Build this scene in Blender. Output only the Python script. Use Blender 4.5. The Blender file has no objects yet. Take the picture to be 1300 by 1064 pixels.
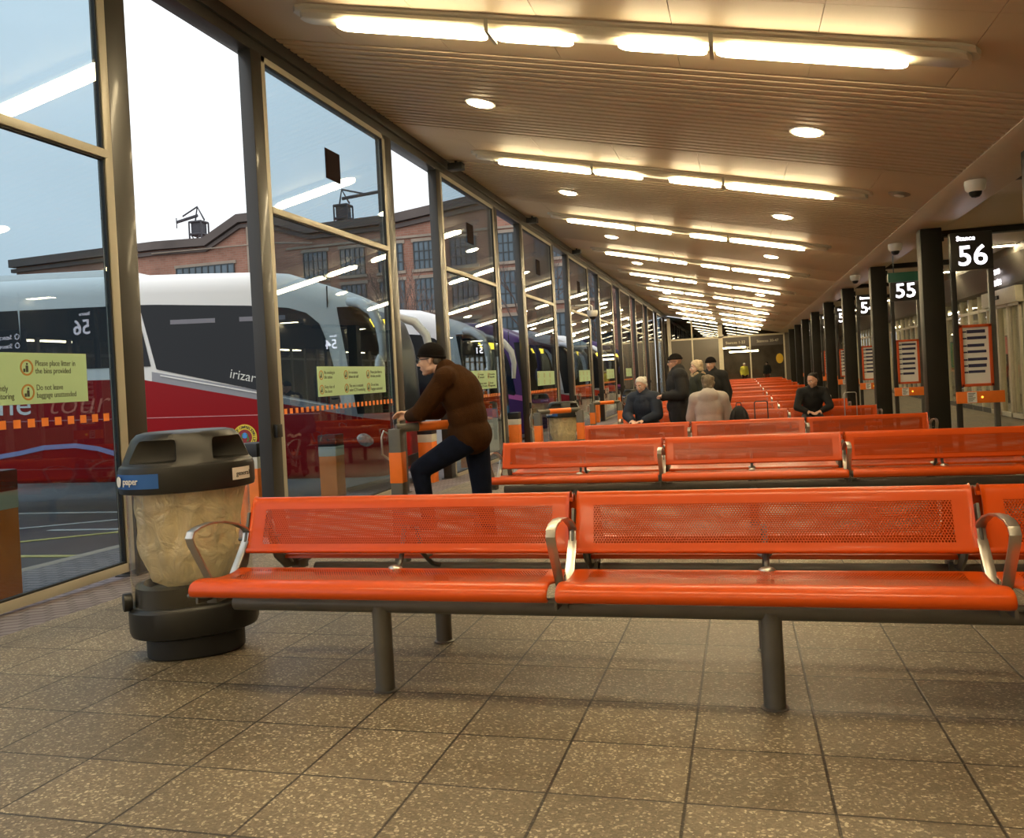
import bpy, bmesh, math, random
from mathutils import Vector, Matrix
random.seed(7)
C = bpy.context.scene.collection
PI = math.pi
V = Vector

# ------------------------------------------------------------------ helpers
def interp(x, xs, ys):
    if x <= xs[0]: return ys[0] + (x - xs[0]) * (ys[1] - ys[0]) / (xs[1] - xs[0])
    for i in range(len(xs) - 1):
        if x <= xs[i + 1]:
            t = (x - xs[i]) / (xs[i + 1] - xs[i]); return ys[i] + t * (ys[i + 1] - ys[i])
    return ys[-1]
FY = [0, 8, 12.5, 17, 21.5, 26, 32, 42, 60, 80]
FZ = [0.011, -0.21, -0.335, -0.42, -0.46, -0.46, -0.43, -0.36, -0.28, -0.28]
def flw(y): return interp(y, FY, FZ)           # paving level along the hall
def ceil_z(x): return 4.08 - 0.22 * x            # raked ceiling

class MB:
    def __init__(s): s.v = []; s.f = []; s.uv = None
    def add(s, vs, fs):
        n = len(s.v); s.v += [tuple(v) for v in vs]; s.f += [tuple(i + n for i in f) for f in fs]; return s
    def box(s, a, b, rz=0, piv=None):
        x0, y0, z0 = a; x1, y1, z1 = b
        vs = [V((x, y, z)) for x in (x0, x1) for y in (y0, y1) for z in (z0, z1)]
        if rz:
            p = V(piv) if piv else (V(a) + V(b)) / 2; m = Matrix.Rotation(rz, 3, 'Z'); vs = [m @ (v - p) + p for v in vs]
        return s.add(vs, [(0, 1, 3, 2), (4, 6, 7, 5), (0, 4, 5, 1), (2, 3, 7, 6), (0, 2, 6, 4), (1, 5, 7, 3)])
    def cbox(s, c, d, m=None):
        vs = [V((x * d[0] / 2, y * d[1] / 2, z * d[2] / 2)) for x in (-1, 1) for y in (-1, 1) for z in (-1, 1)]
        vs = [(m @ v if m else v) + V(c) for v in vs]
        return s.add(vs, [(0, 1, 3, 2), (4, 6, 7, 5), (0, 4, 5, 1), (2, 3, 7, 6), (0, 2, 6, 4), (1, 5, 7, 3)])
    def cyl(s, p0, p1, r0, r1=None, n=16):
        r1 = r0 if r1 is None else r1
        p0 = V(p0); p1 = V(p1); d = (p1 - p0).normalized()
        a = d.orthogonal().normalized(); b = d.cross(a)
        vs = []
        for p, r in ((p0, r0), (p1, r1)):
            for i in range(n):
                t = 2 * PI * i / n; vs.append(p + a * (r * math.cos(t)) + b * (r * math.sin(t)))
        fs = [(i, (i + 1) % n, n + (i + 1) % n, n + i) for i in range(n)] + [tuple(range(n))[::-1], tuple(range(n, 2 * n))]
        return s.add(vs, fs)
    def tube(s, path, r, n=10, flat=None, up=None):
        # sweep a circle, or a flat bar (w, t) with w along 'up'
        P = [V(p) for p in path]; rings = []
        prev = None
        for i, p in enumerate(P):
            d = ((P[min(i + 1, len(P) - 1)] - p).normalized() + (p - P[max(i - 1, 0)]).normalized()).normalized()
            if up is not None: a = V(up); a = (a - d * a.dot(d)).normalized()
            else:
                a = prev - d * prev.dot(d) if prev else d.orthogonal()
                a.normalize()
            prev = a; b = d.cross(a)
            rr = r[i] if isinstance(r, (list, tuple)) else r
            if flat: ring = [p + a * (x * flat[0] / 2) + b * (y * flat[1] / 2) for x, y in ((-1, -1), (1, -1), (1, 1), (-1, 1))]
            else: ring = [p + a * (rr * math.cos(2 * PI * k / n)) + b * (rr * math.sin(2 * PI * k / n)) for k in range(n)]
            rings.append(ring)
        return s.loft(rings)
    def loft(s, rings, cap=True, closed=False):
        m = len(rings[0]); vs = [v for r in rings for v in r]; fs = []
        for i in range(len(rings) - 1 + (1 if closed else 0)):
            j = (i + 1) % len(rings)
            for k in range(m): fs.append((i * m + k, i * m + (k + 1) % m, j * m + (k + 1) % m, j * m + k))
        if cap and not closed: fs += [tuple(range(m))[::-1], tuple(range((len(rings) - 1) * m, len(rings) * m))]
        return s.add(vs, fs)
    def lathe(s, prof, c=(0, 0, 0), n=24, sx=1, sy=1):
        rings = [[V((c[0] + r * sx * math.cos(2 * PI * k / n), c[1] + r * sy * math.sin(2 * PI * k / n), c[2] + z)) for k in range(n)] for r, z in prof]
        return s.loft(rings)
    def prism(s, poly, axis, a, b):
        # poly of 2d points; axis 'x': (y,z), 'y': (x,z), 'z': (x,y)
        def mk(p, t): return {'x': (t, p[0], p[1]), 'y': (p[0], t, p[1]), 'z': (p[0], p[1], t)}[axis]
        return s.loft([[V(mk(p, a)) for p in poly], [V(mk(p, b)) for p in poly]])
    def sph(s, c, r, nu=14, nv=9, rot=None):
        if not isinstance(r, (tuple, list)): r = (r, r, r)
        vs = []; fs = []
        vs.append(V((0, 0, r[2])))
        for i in range(1, nv):
            t = PI * i / nv
            for k in range(nu):
                p = 2 * PI * k / nu; vs.append(V((r[0] * math.sin(t) * math.cos(p), r[1] * math.sin(t) * math.sin(p), r[2] * math.cos(t))))
        vs.append(V((0, 0, -r[2]))); L = len(vs) - 1
        for k in range(nu):
            fs.append((0, 1 + k, 1 + (k + 1) % nu)); fs.append((L, L - nu + (k + 1) % nu, L - nu + k))
        for i in range(nv - 2):
            for k in range(nu):
                a = 1 + i * nu + k; b = 1 + i * nu + (k + 1) % nu; fs.append((a, a + nu, b + nu, b))
        if rot: vs = [rot @ v for v in vs]
        return s.add([v + V(c) for v in vs], fs)
    def cap(s, p0, p1, r0, r1):
        s.cyl(p0, p1, r0, r1, 14); s.sph(p0, r0, 12, 8); s.sph(p1, r1, 12, 8); return s
    def build(s, name, m, parent=None, bevel=0, smooth=True, seg=2, tag=None, uvs=None, angle=35):
        me = bpy.data.meshes.new(name); me.from_pydata(s.v, [], s.f); me.update()
        bm = bmesh.new(); bm.from_mesh(me)
        bmesh.ops.recalc_face_normals(bm, faces=bm.faces)
        if bevel:
            ed = [e for e in bm.edges if len(e.link_faces) == 2 and e.calc_face_angle(0) > 0.6]
            bmesh.ops.bevel(bm, geom=ed, offset=bevel, segments=seg, affect='EDGES', profile=0.6, clamp_overlap=True)
        bm.to_mesh(me); bm.free()
        if smooth:
            for p in me.polygons: p.use_smooth = True
            try: me.set_sharp_from_angle(angle=math.radians(angle))
            except Exception: pass
        for x in (m if isinstance(m, (list, tuple)) else [m]): me.materials.append(x)
        o = bpy.data.objects.new(name, me); C.objects.link(o); o.parent = parent
        return o

def info(o, label=None, cat=None, group=None, kind=None):
    if label: o['label'] = label
    if cat: o['category'] = cat
    if group: o['group'] = group
    if kind: o['kind'] = kind
    return o
def thing(name, label, cat, loc=(0, 0, 0), rz=0, group=None):
    o = bpy.data.objects.new(name, None); C.objects.link(o); o.location = loc; o.rotation_euler = (0, 0, rz)
    o.empty_display_size = 0.1
    return info(o, label, cat, group)
def dup(root, loc=None, rz=None, label=None):
    r = root.copy(); C.objects.link(r)
    if loc is not None: r.location = loc
    if rz is not None: r.rotation_euler = (0, 0, rz)
    if label: r['label'] = label
    for ch in list(root.children):
        c = ch.copy(); C.objects.link(c); c.parent = r
        for g in list(ch.children):
            d = g.copy(); C.objects.link(d); d.parent = c
    return r
ORD = ['first', 'second', 'third', 'fourth', 'fifth', 'sixth', 'seventh', 'eighth', 'ninth', 'tenth', 'eleventh', 'twelfth']

# ------------------------------------------------------------------ materials
def mat(name, col, rough=0.5, metal=0.0, var=0.0, vscale=8.0, bump=0.0, bscale=60.0, coat=0.0, emit=None, es=0.0, spec=0.5, stretch=None):
    m = bpy.data.materials.new(name); m.use_nodes = True; nt = m.node_tree; N = nt.nodes; L = nt.links
    b = N['Principled BSDF']; b.inputs['Base Color'].default_value = (*col, 1); b.inputs['Roughness'].default_value = rough
    b.inputs['Metallic'].default_value = metal; b.inputs['Specular IOR Level'].default_value = spec
    if coat: b.inputs['Coat Weight'].default_value = coat; b.inputs['Coat Roughness'].default_value = 0.12
    if emit: b.inputs['Emission Color'].default_value = (*emit, 1); b.inputs['Emission Strength'].default_value = es
    if var or bump:
        tc = N.new('ShaderNodeTexCoord'); src = tc.outputs['Object']
        if stretch:
            mp = N.new('ShaderNodeMapping'); mp.inputs['Scale'].default_value = stretch; L.new(src, mp.inputs[0]); src = mp.outputs[0]
    if var:
        n = N.new('ShaderNodeTexNoise'); n.inputs['Scale'].default_value = vscale; n.inputs['Detail'].default_value = 5; L.new(src, n.inputs['Vector'])
        r = N.new('ShaderNodeMapRange'); r.inputs[1].default_value = 0.3; r.inputs[2].default_value = 0.7
        r.inputs[3].default_value = 1 - var; r.inputs[4].default_value = 1 + var; L.new(n.outputs['Fac'], r.inputs[0])
        h = N.new('ShaderNodeHueSaturation'); h.inputs['Color'].default_value = (*col, 1); L.new(r.outputs[0], h.inputs['Value']); L.new(h.outputs[0], b.inputs['Base Color'])
    if bump:
        n2 = N.new('ShaderNodeTexNoise'); n2.inputs['Scale'].default_value = bscale; n2.inputs['Detail'].default_value = 4; L.new(src, n2.inputs['Vector'])
        bp = N.new('ShaderNodeBump'); bp.inputs['Strength'].default_value = bump; bp.inputs['Distance'].default_value = 0.01
        L.new(n2.outputs['Fac'], bp.inputs['Height']); L.new(bp.outputs[0], b.inputs['Normal'])
    return m
def emat(name, col, s):
    m = bpy.data.materials.new(name); m.use_nodes = True; nt = m.node_tree; nt.nodes.clear()
    e = nt.nodes.new('ShaderNodeEmission'); e.inputs[0].default_value = (*col, 1); e.inputs[1].default_value = s
    o = nt.nodes.new('ShaderNodeOutputMaterial'); nt.links.new(e.outputs[0], o.inputs[0]); return m
def math_(nt, op, a, b=None, c=None):
    n = nt.nodes.new('ShaderNodeMath'); n.operation = op
    for i, x in enumerate((a, b, c)):
        if x is None: continue
        if isinstance(x, (int, float)): n.inputs[i].default_value = x
        else: nt.links.new(x, n.inputs[i])
    return n.outputs[0]

def glass_mat(name, tint, refl=1.0, rough=0.0):
    m = bpy.data.materials.new(name); m.use_nodes = True; nt = m.node_tree; nt.nodes.clear(); L = nt.links
    t = nt.nodes.new('ShaderNodeBsdfTransparent'); t.inputs[0].default_value = (*tint, 1)
    g = nt.nodes.new('ShaderNodeBsdfGlossy'); g.inputs['Roughness'].default_value = rough; g.inputs[0].default_value = (0.95, 0.97, 1, 1)
    f = nt.nodes.new('ShaderNodeFresnel'); ge = nt.nodes.new('ShaderNodeNewGeometry')
    L.new(math_(nt, 'SUBTRACT', 1.5, math_(nt, 'MULTIPLY', ge.outputs['Backfacing'], 1.5 - 1 / 1.5)), f.inputs[0])
    k = math_(nt, 'MULTIPLY', f.outputs[0], refl)
    mx = nt.nodes.new('ShaderNodeMixShader'); L.new(k, mx.inputs[0]); L.new(t.outputs[0], mx.inputs[1]); L.new(g.outputs[0], mx.inputs[2])
    o = nt.nodes.new('ShaderNodeOutputMaterial'); L.new(mx.outputs[0], o.inputs[0]); return m

def perf_mat(name, col, u0, u1, v0, v1, pitch=0.0115, rad=0.37):
    # painted sheet steel with a field of round punched holes (UV in metres)
    m = mat(name, col, rough=0.38, coat=0.22, var=0.04, vscale=2.0, spec=0.3); nt = m.node_tree; N = nt.nodes; L = nt.links
    b = N['Principled BSDF']; out = N['Material Output']
    uv = N.new('ShaderNodeUVMap'); uv.uv_map = 'UVMap'; s = N.new('ShaderNodeSeparateXYZ'); L.new(uv.outputs[0], s.inputs[0])
    u, v = s.outputs[0], s.outputs[1]
    vr = math_(nt, 'DIVIDE', v, pitch * 0.866); row = math_(nt, 'FLOOR', vr); odd = math_(nt, 'MULTIPLY', math_(nt, 'MODULO', row, 2.0), 0.5)
    uu = math_(nt, 'ADD', math_(nt, 'DIVIDE', u, pitch), odd)
    fu = math_(nt, 'SUBTRACT', math_(nt, 'FRACT', uu), 0.5); fv = math_(nt, 'MULTIPLY', math_(nt, 'SUBTRACT', math_(nt, 'FRACT', vr), 0.5), 0.866)
    d = math_(nt, 'SQRT', math_(nt, 'ADD', math_(nt, 'MULTIPLY', fu, fu), math_(nt, 'MULTIPLY', fv, fv)))
    hole = math_(nt, 'LESS_THAN', d, rad)
    for a, op, lim in ((u, 'GREATER_THAN', u0), (u, 'LESS_THAN', u1), (v, 'GREATER_THAN', v0), (v, 'LESS_THAN', v1)):
        hole = math_(nt, 'MULTIPLY', hole, math_(nt, op, a, lim))
    tr = N.new('ShaderNodeBsdfTransparent'); mx = N.new('ShaderNodeMixShader')
    L.new(hole, mx.inputs[0]); L.new(b.outputs[0], mx.inputs[1]); L.new(tr.outputs[0], mx.inputs[2]); L.new(mx.outputs[0], out.inputs[0])
    return m

M = {}
ORANGE = (0.58, 0.070, 0.002)
M['orange'] = mat('orange_paint', ORANGE, 0.33, coat=0.6, var=0.04, vscale=2)
M['bright_orange'] = mat('bright_orange', (0.90, 0.20, 0.02), 0.45, var=0.05)
M['dark_orange'] = mat('dark_orange', (0.62, 0.09, 0.015), 0.45)
M['steel_dark'] = mat('painted_dark_steel', (0.024, 0.022, 0.018), 0.42, var=0.12, vscale=1.5, coat=0.2)
M['pillar'] = mat('pillar_paint', (0.018, 0.016, 0.010), 0.5, var=0.1, vscale=2, spec=0.25)
M['alu'] = mat('anodised_frame', (0.40, 0.375, 0.30), 0.40, 0.1, var=0.06, vscale=3)
M['steel'] = mat('brushed_steel', (0.50, 0.48, 0.44), 0.28, 0.9, var=0.08, vscale=6)
M['grey_pipe'] = mat('grey_powder_coat', (0.13, 0.125, 0.11), 0.42, 0.3, var=0.1, vscale=8)
M['black'] = mat('black_plastic', (0.010, 0.010, 0.009), 0.42, var=0.15, vscale=10)
M['rubber'] = mat('black_rubber', (0.012, 0.012, 0.012), 0.6)
M['white'] = mat('white_plastic', (0.75, 0.74, 0.70), 0.4)
M['cream'] = mat('cream_frame', (0.68, 0.62, 0.46), 0.4, var=0.05)
M['glass'] = glass_mat('facade_glass', (0.65, 0.74, 0.79), 1.0)
M['clear'] = glass_mat('shop_glass', (0.92, 0.93, 0.90), 0.5)
M['text_dark'] = mat('dark_print', (0.03, 0.035, 0.03), 0.6)
M['green_notice'] = mat('pale_green_vinyl', (0.40, 0.60, 0.36), 0.5, emit=None)
M['sky_white'] = emat('lit_lettering', (1.0, 0.93, 1.0), 4.5)
M['tube'] = emat('fluorescent_tube', (1.0, 0.79, 0.455), 45.0)
M['down'] = emat('downlight_lens', (1.0, 0.79, 0.455), 45.0)
M['corr'] = emat('corridor_light', (1.0, 0.82, 0.50), 38.0)

def paving_mat():
    m = mat('speckled_paving', (0.3, 0.25, 0.18), 0.55); nt = m.node_tree; N = nt.nodes; L = nt.links; b = N['Principled BSDF']
    g = N.new('ShaderNodeNewGeometry'); s = N.new('ShaderNodeSeparateXYZ'); L.new(g.outputs['Position'], s.inputs[0]); X, Y = s.outputs[0], s.outputs[1]
    fx = math_(nt, 'DIVIDE', math_(nt, 'ADD', X, 1.899 + 42), 0.42); fy = math_(nt, 'DIVIDE', math_(nt, 'ADD', Y, -4.5786 + 40.66), 0.4066)
    def edge(f): return math_(nt, 'SUBTRACT', 0.5, math_(nt, 'ABSOLUTE', math_(nt, 'SUBTRACT', math_(nt, 'FRACT', f), 0.5)))
    e = math_(nt, 'MINIMUM', edge(fx), edge(fy))
    joint = N.new('ShaderNodeMapRange'); joint.inputs[1].default_value = 0.007; joint.inputs[2].default_value = 0.014; L.new(e, joint.inputs[0])
    cmb = N.new('ShaderNodeCombineXYZ'); L.new(math_(nt, 'FLOOR', fx), cmb.inputs[0]); L.new(math_(nt, 'FLOOR', fy), cmb.inputs[1])
    wn = N.new('ShaderNodeTexWhiteNoise'); wn.noise_dimensions = '2D'; L.new(cmb.outputs[0], wn.inputs['Vector'])
    vo = N.new('ShaderNodeTexVoronoi'); vo.inputs['Scale'].default_value = 130; L.new(g.outputs['Position'], vo.inputs['Vector'])
    bw = N.new('ShaderNodeSeparateColor'); L.new(vo.outputs['Color'], bw.inputs[0])
    sp = N.new('ShaderNodeValToRGB'); sp.color_ramp.elements[0].position = 0.0; sp.color_ramp.elements[0].color = (0.135, 0.105, 0.066, 1)
    sp.color_ramp.elements[1].position = 1.0; sp.color_ramp.elements[1].color = (0.60, 0.52, 0.36, 1)
    e1 = sp.color_ramp.elements.new(0.55); e1.color = (0.185, 0.148, 0.094, 1); e2 = sp.color_ramp.elements.new(0.84); e2.color = (0.24, 0.195, 0.125, 1)
    L.new(bw.outputs[0], sp.inputs[0])
    no = N.new('ShaderNodeTexNoise'); no.inputs['Scale'].default_value = 1.3; no.inputs['Detail'].default_value = 6; L.new(g.outputs['Position'], no.inputs['Vector'])
    dirt = N.new('ShaderNodeMapRange'); dirt.inputs[1].default_value = 0.3; dirt.inputs[2].default_value = 0.7; dirt.inputs[3].default_value = 0.66; dirt.inputs[4].default_value = 1.12; L.new(no.outputs[0], dirt.inputs[0])
    tone = math_(nt, 'MULTIPLY', dirt.outputs[0], math_(nt, 'ADD', 0.86, math_(nt, 'MULTIPLY', wn.outputs['Value'], 0.22)))
    tone = math_(nt, 'MULTIPLY', tone, math_(nt, 'ADD', 0.16, math_(nt, 'MULTIPLY', joint.outputs[0], 0.84)))
    mul = N.new('ShaderNodeMix'); mul.data_type = 'RGBA'; mul.blend_type = 'MULTIPLY'; mul.inputs['Factor'].default_value = 1
    L.new(sp.outputs[0], mul.inputs['A']); L.new(tone, mul.inputs['B']); L.new(mul.outputs['Result'], b.inputs['Base Color'])
    rr = N.new('ShaderNodeMapRange'); rr.inputs[3].default_value = 0.36; rr.inputs[4].default_value = 0.62; L.new(no.outputs[0], rr.inputs[0]); L.new(rr.outputs[0], b.inputs['Roughness'])
    bp = N.new('ShaderNodeBump'); bp.inputs['Strength'].default_value = 0.5; bp.inputs['Distance'].default_value = 0.004
    hh = math_(nt, 'ADD', math_(nt, 'MULTIPLY', vo.outputs['Distance'], 0.5), joint.outputs[0]); L.new(hh, bp.inputs['Height']); L.new(bp.outputs[0], b.inputs['Normal'])
    return m
def brick_mat(name, c1, c2, mortar, scale, w=0.5, h=0.25, rough=0.8, axis='xz'):
    m = mat(name, c1, rough); nt = m.node_tree; N = nt.nodes; L = nt.links; b = N['Principled BSDF']
    g = N.new('ShaderNodeNewGeometry'); s = N.new('ShaderNodeSeparateXYZ'); L.new(g.outputs['Position'], s.inputs[0]); c = N.new('ShaderNodeCombineXYZ')
    L.new(s.outputs[0], c.inputs[0]); L.new(s.outputs[2 if axis == 'xz' else 1], c.inputs[1])
    t = N.new('ShaderNodeTexBrick'); t.inputs['Color1'].default_value = (*c1, 1); t.inputs['Color2'].default_value = (*c2, 1); t.inputs['Mortar'].default_value = (*mortar, 1)
    t.inputs['Scale'].default_value = scale; t.inputs['Brick Width'].default_value = w; t.inputs['Row Height'].default_value = h; t.inputs['Mortar Size'].default_value = 0.012
    L.new(c.outputs[0], t.inputs['Vector'])
    no = N.new('ShaderNodeTexNoise'); no.inputs['Scale'].default_value = 0.6; no.inputs['Detail'].default_value = 6; L.new(g.outputs['Position'], no.inputs['Vector'])
    r = N.new('ShaderNodeMapRange'); r.inputs[1].default_value = 0.3; r.inputs[2].default_value = 0.7; r.inputs[3].default_value = 0.75; r.inputs[4].default_value = 1.15; L.new(no.outputs[0], r.inputs[0])
    h_ = N.new('ShaderNodeHueSaturation'); L.new(t.outputs['Color'], h_.inputs['Color']); L.new(r.outputs[0], h_.inputs['Value']); L.new(h_.outputs[0], b.inputs['Base Color'])
    return m
M['paving'] = paving_mat()
M['setts'] = brick_mat('purple_block_paving', (0.26, 0.22, 0.22), (0.20, 0.17, 0.18), (0.10, 0.08, 0.08), 1.0, 0.2, 0.1, axis='xy')
M['road'] = mat('wet_asphalt', (0.075, 0.076, 0.075), 0.35, var=0.35, vscale=0.8, bump=0.3, bscale=90)
M['ceil'] = mat('ceiling_panel', (0.60, 0.48, 0.32), 0.52, 0.0, var=0.03, vscale=0.8, spec=0.45)
M['beamc'] = mat('beam_cream', (0.62, 0.53, 0.40), 0.5, var=0.03)
M['brick'] = brick_mat('red_brick', (0.40, 0.19, 0.13), (0.33, 0.15, 0.10), (0.34, 0.24, 0.18), 1.0, 0.45, 0.15)
M['stone'] = mat('weathered_stone', (0.33, 0.26, 0.20), 0.8, var=0.15, vscale=1.0)

def flat_text(body, size, m, parent, loc, rot, name='lettering', align='LEFT', shear=0, ext=0.0015, sx=1, bold=0):
    cu = bpy.data.curves.new(name, 'FONT'); cu.body = body; cu.size = size; cu.align_x = align; cu.extrude = ext; cu.shear = shear; cu.offset = bold
    cu.resolution_u = 3; cu.space_line = 0.95
    o = bpy.data.objects.new(name, cu); C.objects.link(o)
    dg = bpy.context.evaluated_depsgraph_get(); dg.update(); me = bpy.data.meshes.new_from_object(o.evaluated_get(dg)); bpy.data.objects.remove(o); me.name = name
    me.materials.clear(); me.materials.append(m)
    o = bpy.data.objects.new(name, me); C.objects.link(o); o.parent = parent; o.location = loc; o.rotation_euler = rot; o.scale = (sx, 1, 1)
    return o
# ------------------------------------------------------------------ setting
PER = 5.74; XW = -4.85; YEND = 62.0; NB = 9
def strip(name, cols, ys, zf, m, thick=0.0, parent=None):
    vs = []; fs = []
    for y in ys:
        for x, dz in cols: vs.append((x, y, zf(y) + dz))
    w = len(cols)
    for i in range(len(ys) - 1):
        for j in range(w - 1): fs.append((i * w + j, i * w + j + 1, (i + 1) * w + j + 1, (i + 1) * w + j))
    me = bpy.data.meshes.new(name); me.from_pydata(vs, [], fs); me.materials.append(m)
    for p in me.polygons: p.use_smooth = True
    o = bpy.data.objects.new(name, me); C.objects.link(o); o.parent = parent
    return info(o, kind='structure')
ys_in = [-6 + 2 * i for i in range(38)]
strip('floor', [(-4.16, 0), (6.8, 0), (11.0, 0)], ys_in, flw, M['paving'])
strip('pavement', [(-6.25, -0.10), (-4.95, -0.075), (-4.6, -0.05), (-4.16, 0.0)], ys_in, flw, M['setts'])
kerb = strip('kerb', [(-6.42, -0.26), (-6.40, -0.10), (-6.25, -0.10)], ys_in, flw, M['stone'])
strip('road', [(-90, -0.23), (-6.41, -0.23)], [-30, -10] + ys_in + [90, 130], flw, M['road'])
info(MB().box((-4.18, -6, -0.2), (-4.16, -5.9, 0.0)).build('trim_1', M['stone']), kind='structure')

# raked ceiling: smooth panels, ribbed bays
def cbox(mb, x0, x1, y0, y1, d0, d1):
    vs = [(x, y, ceil_z(x) - d) for x in (x0, x1) for y in (y0, y1) for d in (d0, d1)]
    mb.add(vs, [(0, 1, 3, 2), (4, 6, 7, 5), (0, 4, 5, 1), (2, 3, 7, 6), (0, 2, 6, 4), (1, 5, 7, 3)])
XC0, XC1 = -5.35, 2.77
mb = MB(); cbox(mb, XC0, XC1, -6, YEND + 0.2, -0.35, -0.06)
info(mb.build('roof_slab', M['beamc'], smooth=False), kind='structure')
sm = MB(); rb = MB()
seams = [XC0, -3.9, -2.75, -1.58, -0.41, 0.76, 1.93, XC1]
for k in range(-2, NB + 1):
    y0 = 6.31 + PER * k; y1 = 8.55 + PER * k; y2 = 12.05 + PER * k
    if y0 > YEND: break
    for (ya, yb) in ((y0, y0 + 0.55), (y0 + 0.555, y1 - 0.005)):
        for a, b in zip(seams[:-1], seams[1:]):
            cbox(sm, a + 0.003, b - 0.003, ya, min(yb, YEND), -0.03, 0)
    n = 22; p = (y2 - y1) / n; prof = []
    for i in range(n):
        if y1 + (i + 1) * p > YEND: break
        yy = y1 + i * p; prof += [(yy, -0.045), (yy + p * 0.30, -0.045), (yy + p * 0.36, 0.0), (yy + p * 0.94, 0.0), (yy + p, -0.045)]
    if not prof: continue
    vs = []; fs = []
    for (yy, d) in prof:
        for x in (XC0, XC1): vs.append((x, yy, ceil_z(x) - d))
    for i in range(len(prof) - 1): fs.append((2 * i, 2 * i + 1, 2 * i + 3, 2 * i + 2))
    rb.add(vs, fs)
info(sm.build('ceiling', M['ceil'], smooth=False), kind='structure')
info(rb.build('ceiling', M['ceil'], smooth=False), kind='structure')
# long beam over the pillars, its sloped cheek, corridor ceiling and fascia
bm_ = MB().prism([(2.77, 3.463), (3.05, 3.405), (3.50, 3.40), (3.58, 3.46), (3.62, 3.80), (2.77, 3.85)], 'y', -6, YEND)
info(bm_.build('trim_2', M['beamc'], bevel=0.015), kind='structure')
info(MB().box((3.55, -6, 3.74), (11.0, YEND + 0.2, 3.86)).build('ceiling', M['beamc'], smooth=False), kind='structure')
fa = MB().prism([(6.72, 2.86), (6.62, 2.92), (6.35, 3.55), (6.35, 3.745), (6.95, 3.745), (6.95, 2.86)], 'y', -6, YEND)
info(fa.build('trim_3', mat('fascia_grey', (0.20, 0.185, 0.155), 0.5, var=0.05), smooth=False), kind='structure')
cj = MB()
for k in range(-1, NB + 1): cj.box((3.62, 18.9 + PER * k, 3.62), (6.38, 19.15 + PER * k, 3.74))
info(cj.build('trim_4', M['pillar'], bevel=0.01), kind='structure')

# head beam of the glass wall
info(MB().box((-5.06, -6, 4.88), (XW, YEND, 5.13)).build('trim_5', M['steel_dark'], bevel=0.008), kind='structure')
info(MB().box((XW - 0.015, -6, 5.0), (XW + 0.04, YEND, 5.16)).build('trim_6', M['steel_dark'], bevel=0.005), kind='structure')

def ordn(i, n=20):
    return (ORD[i] if i < len(ORD) else 'far')
# dark steel posts beside the open bays
for k in range(-1, 10):
    for a, b, side in ((5.93, 6.17, 'near'), (8.12, 8.33, 'far')):
        ya, yb = a + PER * k, b + PER * k
        if yb > YEND: continue
        f = flw(ya) - 0.08
        root = thing('steel_post', '', 'post', (XW, (ya + yb) / 2, f))
        h = 4.9 - f; w = (yb - ya) / 2
        MB().box((-0.15, -w, 0), (0, w, h)).build('shaft', M['steel_dark'], root, bevel=0.006)
        MB().box((-0.18, -w - 0.03, 0), (0.03, w + 0.03, 0.02)).build('base_plate', M['steel_dark'], root, bevel=0.003)
        if side == 'far':
            MB().box((0.0, -0.05, 1.02 - f * 0), (0.045, 0.06, 1.16 - f * 0)).build('door_release_box', M['black'], root, bevel=0.008)
        i = k
        if k < 0: root['label'] = 'dark steel post of the glass wall %s, left of the picture edge' % side
        elif k <= 4:
            root['label'] = 'dark steel post at the %s side of the %s open bay in the glass wall' % ('near' if side == 'near' else 'far', ORD[k])
        else:
            root['label'] = 'narrow dark steel post deep down the glass wall'; root['group'] = 'far steel posts of the glass wall'
# glazed bays
NOTE = [["For assistance", "please ask staff"], ["Please place litter in", "the bins provided"], ["No smoking in", "this station"], ["This area is constantly", "under CCTV monitoring"], ["Do not leave", "baggage unattended"], ["Keep clear of", "the doors"]]
ring_m = mat('brown_ring', (0.40, 0.20, 0.04), 0.5); smallt = {}
def notice(root, y0, y1, z0, z1, detail):
    x = 0.004
    n = MB().box((x, y0, z0), (x + 0.003, y1, z1)).build('notice_strip', M['green_notice'], root, smooth=False)
    n['label'] = 'pale green rules notice on the glass'
    w = (y1 - y0) / 3; cols = [(0, 3), (2, 5), (1, 4)]
    order = [(0, NOTE[2], NOTE[5]), (1, NOTE[0], NOTE[3]), (2, NOTE[1], NOTE[4])]
    for c, top, bot in order:
        for r, tx in ((0, top), (1, bot)):
            cy = y0 + w * c + 0.10; cz = z1 - 0.105 - r * 0.175
            MB().loft([[V((x + 0.003 + dx, cy + rr * math.cos(t * PI / 12), cz + rr * math.sin(t * PI / 12))) for t in range(24)] for rr, dx in ((0.058, 0), (0.058, 0.002), (0.045, 0.002), (0.045, 0))], cap=False).build('symbol_ring', ring_m, n, smooth=False)
            if detail:
                fg = MB(); fx0, fx1 = x + 0.003, x + 0.005
                fg.box((fx0, cy - 0.008, cz - 0.032), (fx1, cy + 0.012, cz + 0.014)); fg.box((fx0, cy - 0.003, cz + 0.018), (fx1, cy + 0.010, cz + 0.032)); fg.box((fx0, cy - 0.03, cz - 0.032), (fx1, cy - 0.014, cz - 0.008))
                fg.build('pictogram', M['text_dark'], n, smooth=False)
                key = tuple(tx)
                if key not in smallt: smallt[key] = flat_text('\n'.join(tx), 0.058, M['text_dark'], n, (0, 0, 0), (PI / 2, 0, PI / 2), 'notice_text', ext=0.0005, sx=0.82); t = smallt[key]
                else: t = smallt[key].copy(); C.objects.link(t); t.parent = n
                t.location = (x + 0.004, cy + 0.075, cz + 0.012)
    return n
dashm = mat('orange_dash_vinyl', (0.80, 0.22, 0.03), 0.5)
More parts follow.
